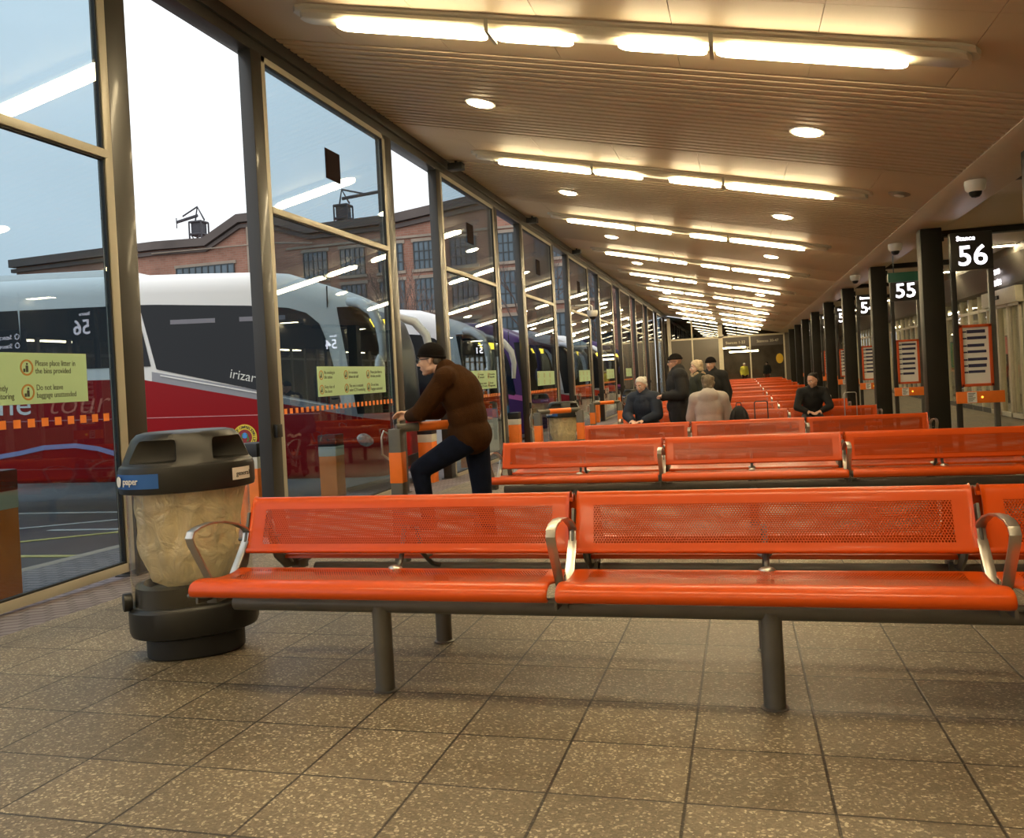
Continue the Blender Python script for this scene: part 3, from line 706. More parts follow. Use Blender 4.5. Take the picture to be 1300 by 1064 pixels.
dome('white dome camera on a wall arm hanging from the glass wall', (-4.32, 26.3, 3.02), 1.35, -0.53)
dome('small dome camera under the cream beam beyond the second pillar', (2.97, 23.4, 3.255), 1.0)
sd = thing('smoke_detector', 'flat round grey detector on the ceiling right of the second strip light', 'smoke detector', (2.33, 13.26, ceil_z(2.33))); sd.rotation_euler = (0, math.atan(0.22), 0)
MB().lathe([(0, -0.03), (0.11, -0.03), (0.15, -0.012), (0.15, 0.0), (0, 0)], n=24).build('cover', mat('detector_grey', (0.30, 0.26, 0.2), 0.5), sd)
MB().lathe([(0, -0.042), (0.06, -0.04), (0.07, -0.03), (0, -0.03)], n=20).build('sensor', M['white'], sd)
for i, (y, l) in enumerate(((14.3, 'second'), (20.0, 'third'), (25.8, 'fourth'))):
    sp = thing('loudspeaker', 'small dark loudspeaker under the ceiling edge by the %s glass bay' % l, 'loudspeaker', (-4.62, y, 4.93))
    MB().box((-0.13, -0.10, 0), (0.13, 0.10, 0.12)).build('case', M['black'], sp, bevel=0.015)
    MB().box((-0.02, -0.02, 0.1), (0.02, 0.02, 0.24)).build('mount', M['black'], sp)

# ------------------------------------------------------------------ far end screen
zf = flw(YEND)
def fbox(name, x0, x1, z0, z1, m, y0=YEND - 0.03, y1=YEND + 0.03, parent=None, b=0.0):
    return MB().box((x0, y0, z0), (x1, y1, z1)).build(name, m, parent, bevel=b, smooth=False)
wb = info(thing('wall_back', None, None, (0, 0, 0)), kind='structure')
browng = mat('tinted_panel', (0.12, 0.10, 0.075), 0.3, coat=0.3)
fbox('solid_panel', -4.85, -1.32, zf, 3.32, browng, parent=wb)
MB().prism([(-4.85, 3.4), (-4.85, 5.1), (-1.3, 4.34), (2.8, 3.44), (2.8, 3.4)], 'y', YEND, YEND + 0.02).build('upper_glass', glass_mat('dark_upper_glass', (0.10, 0.11, 0.10), 2.0), wb, smooth=False)
fr = MB()
for x0, x1, zt in ((-4.85, -4.62, 4.95), (-3.20, -3.10, 4.72), (-1.34, -1.04, 4.28), (0.74, 0.84, 3.4), (3.02, 3.12, 3.4)): fr.box((x0, YEND - 0.06, zf), (x1, YEND - 0.03, zt))
fr.box((-4.7, YEND - 0.06, 3.30), (3.1, YEND - 0.03, 3.42)); fr.build('screen_frame', M['cream'], wb, smooth=False)
fbox('sign_band', -1.04, 3.02, 2.62, 3.30, mat('brown_band', (0.06, 0.045, 0.035), 0.35), YEND - 0.045, YEND - 0.02, wb)
dw = info(thing('door_1', None, None, (0, 0, 0)), kind='structure')
for a, b in ((-1.04, 0.74), (0.84, 3.02)): fbox('door_pane', a, b, zf + 0.05, 2.62, M['clear'], YEND - 0.005, YEND + 0.005, dw)
yd = MB().lathe([(0, 0), (0.30, 0), (0.30, 0.01), (0, 0.01)], n=24).build('yellow_disc', mat('yellow_sticker', (0.8, 0.5, 0.03), 0.5), dw); yd.location = (2.72, YEND - 0.07, 1.66); yd.rotation_euler = (PI / 2, 0, 0)
yd.scale = (0.8, 1.15, 1)
flat_text('Stances 30-47', 0.26, M['cream'], wb, (1.25, YEND - 0.05, 2.85), (PI / 2, 0, 0), 'lettering', ext=0.001)
flat_text('Stances 1-22', 0.26, M['cream'], wb, (-0.85, YEND - 0.05, 2.85), (PI / 2, 0, 0), 'lettering', ext=0.001)
# lobby behind
lobm = mat('lobby_wall', (0.16, 0.12, 0.09), 0.6, var=0.3, vscale=1.2)
for nm, a, b in (('wall_lobby', (-5.2, 75, -0.3), (8, 75.2, 4.6)), ('wall_lobby', (-5.3, YEND + 0.1, -0.3), (-5.2, 75, 4.6)), ('wall_lobby', (6.9, YEND + 0.1, -0.3), (7.0, 75, 4.6)), ('ceiling_lobby', (-5.3, YEND + 0.1, 4.6), (8, 75.2, 4.8))):
    info(MB().box(a, b).build(nm, lobm, smooth=False), kind='structure')
strip('floor', [(-5.3, 0), (7, 0)], [68, 72, 76], flw, lobm)
for i, (x, y) in enumerate(((0.2, 65.5), (1.2, 70))):
    t = thing('lobby_light', ('lit strip lamp seen through the left far door' if i == 0 else 'fainter lit strip lamp deeper behind the far doors'), 'ceiling light', (x - 0.8, y, 2.62 - 0.25 * i))
    MB().box((-1.1, -0.08, 0), (1.1, 0.08, 0.10)).build('tube_lens', M['down'], t, bevel=0.02)
    MB().box((-1.15, -0.1, 0.1), (1.15, 0.1, 0.15)).build('tray', M['white'], t)
    for q in (-0.8, 0.8): MB().cyl((q, 0, 0.14), (q, 0, 2.0), 0.012, n=6).build('rod', M['steel_dark'], t)
# pillar like dark screens right of the end doors
info(MB().box((3.12, YEND - 0.2, zf), (6.8, YEND, 3.74)).build('wall_end_right', browng, smooth=False), kind='structure')

# ------------------------------------------------------------------ shopfront along the right
wr = info(thing('wall_right', None, None, (0, 0, 0)), kind='structure')
XS = 6.8
y = 8.0; i = 0; mull = MB(); rails = MB(); sills = MB()
while y < YEND - 0.5:
    f = flw(y); big = (i % 4 == 0)
    mull.box((XS - 0.05, y, f), (XS + 0.05, y + (0.16 if big else 0.07), 2.88))
    if not (16 <= i <= 17): rails.box((XS - 0.04, y, 2.40), (XS + 0.04, y + 1.02, 2.48)); sills.box((XS - 0.05, y, f), (XS + 0.05, y + 1.02, f + 0.14))
    y += 1.02; i += 1
mull.build('mullions', M['cream'], wr, smooth=False); rails.build('rails', M['cream'], wr, smooth=False); sills.build('sills', M['grey_pipe'], wr, smooth=False)
y = 8.0; i = 0
while y < YEND - 0.5:
    o = MB().box((XS - 0.006, y + 0.04, flw(y) + 0.05), (XS + 0.006, y + 4.04, 2.86)).build('pane', M['clear'], wr, smooth=False); y += 4.08
d2 = info(thing('door_2', None, None, (XS - 0.12, 24.3, flw(24.3))), kind='structure')
dz = 2.45 - flw(24.3)
for yy, nm in ((-0.95, 'door_leaf'), (0.0, 'door_leaf'), (0.95, 'door_leaf')):
    l = MB(); l.box((-0.03, yy + 0.01, 0.02), (0.03, yy + 0.07, dz)); l.box((-0.03, yy + 0.87, 0.02), (0.03, yy + 0.93, dz)); l.box((-0.03, yy + 0.01, dz - 0.07), (0.03, yy + 0.93, dz)); l.box((-0.03, yy + 0.01, 0.02), (0.03, yy + 0.93, 0.14)); l.build(nm, M['cream'], d2, bevel=0.004)
MB().box((-0.12, -1.05, dz), (0.05, 1.95, dz + 0.40)).build('door_header', M['cream'], d2, bevel=0.01)
MB().box((-0.17, 0.28, dz + 0.15), (-0.12, 0.62, dz + 0.25)).build('door_sensor', M['black'], d2, bevel=0.01)
flat_text('Travel\nCentre', 0.30, M['sky_white'], wr, (6.44, 24.75, 3.22), (PI / 2, 0, -PI / 2), 'lettering', ext=0.002, bold=0.004)
# room behind the shop glass
shm = mat('shop_wall', (0.55, 0.50, 0.36), 0.6, var=0.2, vscale=1.0)
for nm, a, b in (('wall_shop', (10.4, 6, -0.6), (10.5, YEND, 3.0)), ('wall_shop', (6.85, 5.9, -0.6), (10.5, 6, 3.0)), ('ceiling_shop', (6.96, 6, 3.0), (10.5, YEND, 3.1))):
    info(MB().box(a, b).build(nm, shm, smooth=False), kind='structure')
rnd = random.Random(3); shelfc = [mat('poster_%s' % n_, c_, 0.6) for n_, c_ in (('blue', (0.05, 0.08, 0.3)), ('red', (0.4, 0.05, 0.04)), ('white', (0.8, 0.8, 0.75)), ('green', (0.1, 0.3, 0.12)))]
for i in range(9):
    y = 17 + i * 4.3; f = flw(y)
    p = thing('poster', 'wall poster seen through the shopfront glass on the right', 'poster', (10.40, y, 1.2), 0, 'posters behind the shopfront')
    MB().box((-0.03, -0.5, -0.7), (0, 0.5, 0.7)).build('poster_frame', M['steel_dark'], p, bevel=0.005); MB().box((-0.036, -0.45, -0.65), (-0.03, 0.45, 0.65)).build('poster_sheet', shelfc[i % 4], p, smooth=False)
for i in range(7):
    l = thing('shop_light', 'lit ceiling strip inside the shop behind the right hand glass', 'ceiling light', (8.6, 13 + 6.5 * i, 2.975), 0, 'strip lights inside the shop')
    MB().box((-0.08, -0.9, -0.05), (0.08, 0.9, 0.0)).build('tube_lens', M['corr'], l, bevel=0.01); MB().box((-0.1, -0.95, 0.0), (0.1, 0.95, 0.02)).build('tray', M['white'], l)
for i in range(8):
    y = 15.5 + i * 5.3; f = flw(y)
    s = thing('display_rack', 'leaflet rack standing inside the shop behind the right hand glass', 'rack', (8.3, y, f), 0, 'leaflet racks inside the shop')
    MB().box((-0.2, -0.4, 0), (0.2, 0.4, 0.1)).build('base', M['black'], s, bevel=0.01); MB().box((0.1, -0.4, 0.1), (0.14, 0.4, 1.6)).build('back_panel', M['steel_dark'], s, bevel=0.005)
    for j in range(4):
        MB().box((-0.08, -0.38, 0.3 + j * 0.34), (0.1, 0.38, 0.32 + j * 0.34)).build('shelf', M['white'], s); MB().box((0.02, -0.34 + 0.03 * j, 0.32 + j * 0.34), (0.06, 0.3, 0.52 + j * 0.34)).build('leaflets', shelfc[(i + j) % 4], s)
# wall below / left of shop start (off frame)
info(MB().box((XS - 0.05, -6, -0.2), (XS + 0.05, 8, 2.9)).build('wall_side', M['beamc'], smooth=False), kind='structure')
info(MB().box((-5.4, -6.2, -0.3), (11, -6, 5.6)).build('wall_front', M['beamc'], smooth=False), kind='structure')
# ------------------------------------------------------------------ road paint
ypaint = mat('yellow_road_paint', (0.55, 0.48, 0.16), 0.5, var=0.15, vscale=6); wpaint = mat('white_road_paint', (0.50, 0.50, 0.47), 0.5, var=0.15, vscale=6)
def roadz(x, y): return flw(y) - 0.23
def mark(lab, a, b, w, m):
    a = V((a[0], a[1], 0)); b = V((b[0], b[1], 0)); d = (b - a).normalized(); n = V((-d.y, d.x, 0)) * w / 2
    r = []
    for p in (a, b):
        for s in (-1, 1):
            q = p + n * s; r.append(V((q.x, q.y, roadz(q.x, q.y) + 0.004)))
    vs = r + [v + V((0, 0, 0.006)) for v in r]
    o = MB().add(vs, [(0, 1, 3, 2), (4, 5, 7, 6), (0, 1, 5, 4), (2, 3, 7, 6), (0, 2, 6, 4), (1, 3, 7, 5)]).build('road_marking', m, smooth=False)
    return info(o, lab, 'road marking')
mark('pale yellow line painted along the kerb side outside the left glass', (-14, 7.35), (-6.5, 7.62), 0.10, ypaint)
mark('slanting yellow line on the asphalt left of the litter bin', (-9.6, 7.6), (-7.2, 9.8), 0.10, ypaint)
mark('slanting white line behind the yellow one on the asphalt', (-10.4, 9.0), (-8.2, 10.9), 0.10, wpaint)
mark('white line across the bay just in front of the red coach', (-9.05, 9.44), (-7.6, 9.50), 0.10, wpaint)
mark('white hatch stroke near the left bollard', (-12.0, 9.5), (-10.7, 10.6), 0.12, wpaint)
mark('white bay line under the near side of the red coach', (-16, 11.2), (-6.9, 11.3), 0.10, wpaint)

# ------------------------------------------------------------------ coaches
darkg = mat('coach_window', (0.006, 0.007, 0.010), 0.08, spec=0.35)
def coach_mat(name, up, low, stripe, a, sl, top_lim, sw=0.15):
    m = mat(name, up, 0.28, spec=0.22); nt = m.node_tree; N = nt.nodes; L = nt.links; b = N['Principled BSDF']
    tc = N.new('ShaderNodeTexCoord'); s = N.new('ShaderNodeSeparateXYZ'); L.new(tc.outputs['Object'], s.inputs[0]); x, y, z = s.outputs
    line = math_(nt, 'MINIMUM', top_lim, math_(nt, 'ADD', math_(nt, 'MULTIPLY', x, sl), a))
    low_f = math_(nt, 'LESS_THAN', z, line); str_f = math_(nt, 'LESS_THAN', z, math_(nt, 'ADD', line, sw))
    str_f = math_(nt, 'MULTIPLY', str_f, math_(nt, 'GREATER_THAN', x, -3.45))
    scr_ = math_(nt, 'GREATER_THAN', x, math_(nt, 'SUBTRACT', 0.12, math_(nt, 'MULTIPLY', z, 0.165)))
    scr_ = math_(nt, 'MULTIPLY', scr_, math_(nt, 'LESS_THAN', z, 3.02)); scr_ = math_(nt, 'MULTIPLY', scr_, math_(nt, 'GREATER_THAN', z, 1.36))
    c = None; src = None
    prev = (*up, 1)
    for f, col in ((str_f, stripe), (low_f, low), (scr_, (0.012, 0.013, 0.016))):
        mx = N.new('ShaderNodeMix'); mx.data_type = 'RGBA'; L.new(f, mx.inputs['Factor'])
        if src: L.new(src, mx.inputs['A'])
        else: mx.inputs['A'].default_value = prev
        mx.inputs['B'].default_value = (*col, 1); src = mx.outputs['Result']
    L.new(src, b.inputs['Base Color']); return m
def coach(label, loc, rz, m, white, detail=False, L_=12.2):
    r = thing('coach', label, 'coach', loc, rz); r.rotation_euler = (0, math.radians(1.2), rz)
    W = 2.5
    def zt(s): return interp(s, [-L_, -8, -5.2, -3.3, -1.78, -1.26, -0.7, -0.21, 0.14, 0.31, 0.40, 0.44], [3.55, 3.72, 3.72, 3.70, 3.66, 3.61, 3.42, 3.18, 2.87, 2.49, 1.75, 1.2])
    S = [-L_, -L_ + 0.03, -L_ + 0.15, -9, -7, -5.2, -4, -3, -2.2, -1.78, -1.5, -1.26, -1.0, -0.8, -0.6, -0.4, -0.21, -0.05, 0.08, 0.14, 0.2, 0.25, 0.29, 0.33, 0.36, 0.39, 0.415, 0.43, 0.438]
    rings = []
    for s in S:
        q = max(0, s + 0.25); yi = 0.7 - math.sqrt(max(0, 0.49 - q * q)) if q > 0 else 0
        e = max(0, (-L_ + 0.15) - s); yi += e * 1.2
        z1 = zt(s) - e; z0 = 0.37 + e * 0.5 + max(0, s - 0.2) * 0.15
        ct = min(0.34, (z1 - z0) * 0.3); cb = 0.10; y0, y1 = yi, W - yi; ring = []
        for cx, cz, rr, a0 in ((y0 + ct, z1 - ct, ct, 90), (y0 + cb, z0 + cb, cb, 180), (y1 - cb, z0 + cb, cb, 270), (y1 - ct, z1 - ct, ct, 0)):
            for k in range(7):
                t = math.radians(a0 + 90 * k / 6); ring.append(V((s, cx + rr * math.cos(t), cz + rr * math.sin(t))))
        rings.append(ring)
    MB().loft(rings).build('body', m, r, angle=40)
    def slab(nm, poly, mm, y0=-0.012, y1=0.02, lab=None):
        o = MB().prism(poly, 'y', y0, y1).build(nm, mm, r, bevel=0, smooth=False)
        if lab: o['label'] = lab
        return o
    sw = [(-3.36, 2.16), (-1.78, 1.80), (-0.40, 1.50), (-0.36, 1.56)]
    sw += [(-0.44, 2.05), (-0.54, 2.48), (-0.66, 2.78), (-0.86, 2.95), (-1.15, 3.04), (-1.78, 3.10), (-3.30, 3.18), (-3.62, 3.19)]
    slab('side_window', sw, darkg)
    for i in range(4): slab('side_window', [(-3.66 - 2.05 * i, 2.21), (-3.46 - 2.05 * i, 2.21) if i == 0 else (-3.62 - 2.05 * i, 2.21), (-3.68 - 2.05 * i, 3.19), (-5.69 - 2.05 * i, 3.19), (-5.69 - 2.05 * i, 2.21)], darkg)
    slab('door_window', [(-11.9, 2.3), (-11.9, 3.1), (-12.05, 3.1), (-12.05, 2.3)], darkg)
    # roof unit and seams
    MB().box((-9.5, 0.5, 3.68), (-4.2, 2.0, 3.86)).build('air_conditioner', white, r, bevel=0.07)
    MB().box((-0.53, -0.004, 3.02), (-0.515, 0.02, 3.35)).build('panel_joint', M['black'], r, smooth=False)
    MB().sph((-1.62, -0.0, 3.30), (0.045, 0.02, 0.045), 10, 8).build('roof_lamp', M['black'], r)
    # wheels
    for wx in (-2.95, -9.4):
        w = MB(); w.cyl((wx, 0.03, 0.5), (wx, 0.32, 0.5), 0.5, n=32)
        wo = w.build('wheel', M['rubber'], r, bevel=0.03)
        MB().lathe([(0, -0.02), (0.16, -0.02), (0.2, 0.02), (0.29, 0.03), (0.29, 0.05), (0, 0.05)], n=24).build('hub', M['steel'], wo)
        h = wo.children[-1]; h.location = (wx, -0.01 + 0.0, 0.5); h.rotation_euler = (-PI / 2, 0, 0)
        MB().tube([(wx + 0.62 * math.cos(PI * k / 20), -0.004, 0.5 + 0.62 * math.sin(PI * k / 20)) for k in range(21)], 0.022, 6).build('wheel_arch', M['black'] if not detail else arch_m, r)
        w2 = MB().cyl((wx, 2.18, 0.5), (wx, 2.47, 0.5), 0.5, n=24).build('wheel', M['rubber'], r, bevel=0.03)
    # mirror arms
    MB().tube([(-0.20, 0.08, 3.10), (0.02, -0.05, 3.06), (0.24, -0.16, 2.92), (0.36, -0.19, 2.68), (0.40, -0.19, 2.38), (0.38, -0.18, 2.15)], [0.07, 0.085, 0.085, 0.08, 0.07, 0.05], 12).build('mirror_arm', white, r)
    MB().sph((0.34, -0.20, 2.05), (0.08, 0.12, 0.22), 14, 10).build('mirror_head', white, r)
    MB().tube([(-0.35, 2.45, 3.10), (0.18, 2.70, 2.93), (0.38, 2.74, 2.68), (0.44, 2.74, 2.38), (0.42, 2.72, 2.0)], [0.07, 0.085, 0.08, 0.07, 0.05], 12).build('mirror_arm', white, r)
    # head lamps wrapped on the corners
    rot = Matrix.Rotation(math.radians(42), 3, 'Z') @ Matrix.Rotation(math.radians(16), 3, 'Y')
    MB().sph((0.10, 0.17, 0.92), (0.30, 0.06, 0.13), 18, 12, rot).build('head_lamp', lampg, r)
    MB().sph((0.0, 0.10, 0.94), (0.07, 0.03, 0.07), 12, 8).build('lamp_reflector', M['steel'], r)
    MB().sph((0.12, 2.33, 0.92), (0.30, 0.06, 0.13), 18, 12, Matrix.Rotation(math.radians(-42), 3, 'Z')).build('head_lamp', lampg, r)
    MB().box((0.36, 0.6, 0.45), (0.455, 1.9, 0.62)).build('number_plate_panel', M['black'], r, bevel=0.01)
    # led destination display behind the top of the windscreen
    d = MB(); rr = random.Random(int(loc[1]))
    for c in range(9):
        y0 = 0.18 + c * 0.11
        xo = 0.0 if y0 > 0.5 else -0.5 * (0.5 - y0) ** 1.3; d.box((0.20 + xo, y0, 2.70), (0.30 + xo, y0 + 0.022, 2.83)); d.box((0.20 + xo, y0, 2.70 + 0.11 * (c % 2)), (0.30 + xo, y0 + 0.07, 2.72 + 0.11 * (c % 2)))
    dd = d.build('destination_display', led, r, smooth=False); dd.location.x = 0.0
    return r
arch_m = mat('dark_red_trim', (0.30, 0.03, 0.03), 0.3)
lampg = mat('lamp_lens', (0.55, 0.55, 0.52), 0.08, 0.3, coat=1.0, var=0.4, vscale=18)
led = emat('amber_led', (1.0, 0.62, 0.05), 5.0)
cw = mat('coach_white', (0.82, 0.80, 0.77), 0.22, coat=0.8)
RED = (0.30, 0.003, 0.006)
rc = coach('red and white touring coach with a crest, nearest outside the glass wall', (-5.63, 12.07, flw(12.1) - 0.23), math.radians(7.47), coach_mat('red_white_livery', (0.82, 0.80, 0.77), RED, (0.33, 0.33, 0.36), 1.30, -0.195, 2.02), cw, True)
coach('white and blue coach behind the leaning man, second in the row outside', (-5.70, 17.95, flw(18) - 0.33), math.radians(5), coach_mat('white_blue_livery', (0.80, 0.80, 0.82), (0.75, 0.76, 0.78), (0.03, 0.20, 0.55), 1.25, -0.30, 1.9, 0.5), cw)
coach('dark purple coach with amber display, third in the row outside', (-5.9, 23.7, flw(23.7) - 0.3), math.radians(3), coach_mat('purple_livery', (0.06, 0.03, 0.12), (0.05, 0.02, 0.10), (0.4, 0.1, 0.3), 1.3, -0.2, 2.0), mat('coach_purple', (0.05, 0.03, 0.10), 0.3))
coach('silver grey coach, fourth in the row outside', (-5.9, 29.4, flw(29.4) - 0.3), math.radians(3), coach_mat('silver_livery', (0.40, 0.42, 0.45), (0.30, 0.02, 0.03), (0.3, 0.3, 0.3), 1.3, -0.2, 2.0), mat('coach_silver', (0.4, 0.42, 0.45), 0.3))
coach('white coach with red skirt furthest down the row outside', (-5.9, 35.2, flw(35.2) - 0.3), math.radians(3), coach_mat('white_red_livery', (0.7, 0.7, 0.7), (0.45, 0.05, 0.02), (0.3, 0.3, 0.3), 1.3, -0.2, 2.0), cw)
for i_ in range(3): coach('dark coach far down the row outside, %s beyond the white and red one' % ('next', 'second', 'third')[i_], (-5.9, 41 + PER * i_ if i_ < 2 else 29.4 - 100, flw(41) - 0.3), math.radians(3), bpy.data.materials['purple_livery'], bpy.data.materials['coach_purple']) if i_ < 1 else None
# livery details of the red coach (local metres from its nose)
yy = -0.006
MB().tube([(x, -0.004, z) for x, z in ((-7.5, 0.72), (-6.8, 0.78), (-6.19, 0.82), (-5.77, 0.88), (-5.35, 0.96), (-4.8, 0.98), (-4.4, 0.92), (-4.0, 0.80))], 0.1, flat=(0.075, 0.012), up=(0, 0, 1)).build('wave_stripe', mat('lavender_stripe', (0.28, 0.30, 0.55), 0.4), rc, smooth=False)
MB().box((-9, -0.006, 1.385), (-0.7, 0.01, 1.397)).build('trim_line', mat('pink_line', (0.62, 0.25, 0.27), 0.4), rc, smooth=False)
MB().box((-9, -0.006, 0.60), (-3.7, 0.01, 0.612)).build('panel_line', arch_m, rc, smooth=False)
MB().tube([(-3.30, -0.008, 2.06), (-0.3, -0.008, 1.455)], 0.1, flat=(0.02, 0.012), up=(0, 0, 1)).build('white_pinstripe', cw, rc, smooth=False)
flat_text('city', 0.52, cw, rc, (-7.42, yy, 1.50), (PI / 2, 0, 0), 'lettering', ext=0.001); flat_text('line', 0.52, cw, rc, (-6.42, yy, 1.50), (PI / 2, 0, 0), 'lettering', ext=0.001, sx=1.2)
flat_text('tour', 0.52, mat('salmon_lettering', (0.62, 0.16, 0.10), 0.4), rc, (-5.28, yy, 1.50), (PI / 2, 0, 0), 'lettering', shear=0.25, ext=0.001, sx=1.15, bold=-0.006)
flat_text('irizar i6', 0.21, M['white'], rc, (-2.15, -0.016, 1.99), (PI / 2, math.radians(12), 0), 'lettering', ext=0.001)
em = info(MB().loft([[V((rr * math.cos(t * PI / 16), -dx, rr * math.sin(t * PI / 16))) for t in range(32)] for rr, dx in ((0.20, 0), (0.20, 0.004), (0.12, 0.004), (0.12, 0))], cap=False).build('crest', mat('crest_yellow', (0.85, 0.62, 0.05), 0.5), rc, smooth=False), 'round yellow crest with lettering'); em.location = (-1.93, -0.006, 1.05)
MB().cyl((0, -0.003, 0), (0, 0, 0), 0.12, n=28).build('crest_field', mat('crest_dark_red', (0.30, 0.02, 0.02), 0.5), em, smooth=False)
MB().cyl((0, -0.006, 0.025), (0, -0.003, 0.025), 0.045, n=20).build('crest_disc', mat('crest_blue', (0.08, 0.3, 0.75), 0.5), em, smooth=False)
g = MB()
for s in (-1, 1):
    for i in range(5): g.sph((s * (0.045 + 0.012 * math.sin(i * 1.2)), -0.004, -0.06 + i * 0.026), (0.018, 0.003, 0.011), 8, 6)
g.build('crest_leaves', mat('crest_green', (0.03, 0.25, 0.05), 0.5), em)
txt = 'CRAIG OF CAMPBELTOWN LTD'
for i, ch in enumerate(txt):
    if ch == ' ': continue
    a = math.radians(205 - i * 230 / (len(txt) - 1))
    flat_text(ch, 0.060, M['text_dark'], em, (0.137 * math.cos(a), -0.0055, 0.137 * math.sin(a)), (PI / 2, PI / 2 - a, 0), 'letter', 'CENTER', ext=0.0005, bold=0.001)
for i in range(2): MB().box((-3.1 + 1.15 * i, -0.015, 2.86), (-2.35 + 1.15 * i, -0.012, 2.93)).build('grey_strip', mat('strip_grey', (0.22, 0.21, 0.24), 0.5), rc, smooth=False)  # two thin grey bars, lighter than the side window they lie on

# ------------------------------------------------------------------ brick buildings across the road
YB = 50.0; gz = 0.0
def building(label, name, poly, y0, y1, m):
    o = thing(name, label, 'building', (poly[0][0], y0, 0)); x0 = poly[0][0]
    MB().prism([(p[0] - x0, p[1]) for p in poly], 'y', 0, y1 - y0).build('wall', m, o, smooth=False); return o
b1 = building('long red brick building with a low gable and tall windows across the road', 'brick_building', [(-49.5, -1), (-49.5, 11.3), (-37.7, 11.5), (-33.9, 11.4), (-31.3, 12.7), (-29.8, 12.7), (-26.3, 11.5), (-20.4, 11.6), (-15.2, 12.2), (-5.2, 12.35), (-5.2, -1)], YB, YB + 5, M['brick'])
ox = -49.5
def bl(x): return x - ox
cor = MB(); P2 = [(-49.8, 11.3), (-37.7, 11.5), (-33.9, 11.4), (-31.3, 12.7), (-29.8, 12.7), (-26.3, 11.5), (-20.4, 11.6), (-15.2, 12.2), (-5.2, 12.35)]
cor.tube([(bl(x), -0.15, z + 0.02) for x, z in P2], 0.1, flat=(0.55, 0.5), up=(0, 0, 1)); cor.tube([(bl(x), -0.05, z - 0.48) for x, z in P2], 0.1, flat=(0.25, 0.3), up=(0, 0, 1))
cor.build('cornice', mat('roof_edge', (0.11, 0.085, 0.075), 0.7, var=0.2, vscale=0.5), b1, smooth=False)
MB().box((bl(-30.75), -0.25, -1), (bl(-30.1), 0.0, 12.1)).build('pier', M['stone'], b1, smooth=False)
MB().tube([(bl(-38), -0.25, 11.0 - 0.0), (bl(-29), -0.25, 10.9), (bl(-26), -0.25, 10.6)], 0.05, 6).build('pipe', M['stone'], b1)
wg = mat('old_window_glass', (0.10, 0.14, 0.17), 0.15, var=0.3, vscale=0.7); wd = mat('window_bars', (0.05, 0.055, 0.055), 0.6)
def bwin(x0, x1, z0, z1, n):
    w = MB().box((bl(x0), -0.04, z0), (bl(x1), 0.02, z1)).build('window', wg, b1, smooth=False)
    b = MB()
    for i in range(n + 1):
        xx = x0 + (x1 - x0) * i / n; b.box((bl(xx) - 0.035, -0.09, z0), (bl(xx) + 0.035, -0.03, z1))
    for t in (0, 0.33, 0.66, 1): b.box((bl(x0), -0.08, z0 + (z1 - z0) * t - 0.03), (bl(x1), -0.03, z0 + (z1 - z0) * t + 0.03))
    b.build('window_bars', wd, w, smooth=False)
    MB().box((bl(x0) - 0.15, -0.12, z0 - 0.18), (bl(x1) + 0.15, 0.0, z0)).build('window_sill', M['stone'], w, smooth=False)
    MB().box((bl(x0) - 0.15, -0.06, z1), (bl(x1) + 0.15, 0.0, z1 + 0.22)).build('lintel', M['stone'], w, smooth=False)
for x0 in (-26.8, -24.2, -21.6, -19.2, -16.8, -14.1, -11.5, -8.9):
    for z0, z1 in ((8.35, 10.05), (5.75, 7.75), (2.9, 5.0)): bwin(x0, x0 + 1.65, z0, z1, 5)
bwin(-36.3, -31.9, 8.0, 9.85, 9); bwin(-45, -40.5, 8.0, 9.85, 9)
MB().box((bl(-28), -0.10, 10.35), (bl(-5.2), 0.0, 10.5)).build('string_course', M['stone'], b1, smooth=False)
b2 = building('lower building end beyond the far left corner of the brick building', 'low_building', [(-70, -1), (-70, 9.6), (-53, 9.9), (-53, -1)], 59, 68, M['brick'])
MB().box((0, -0.3, 9.6), (17.2, 0, 9.95)).build('roof_edge', M['stone'], b2, smooth=False)
b3 = building('flat roofed rear block mostly hidden behind the long brick building', 'rear_building', [(-50, -1), (-50, 11.0), (-20, 11.0), (-20, -1)], 56.5, 66, M['brick'])
MB().box((0, -0.1, 10.8), (30, 0, 11.1)).build('parapet', M['stone'], b3, smooth=False)
cm = MB().box((-46.5, 61, 11.12), (-43.2, 63, 13.6)).build('chimney_block', M['stone'], None, smooth=False); info(cm, 'pale rooftop block behind the roof edge of the brick building, at left', 'rooftop block')

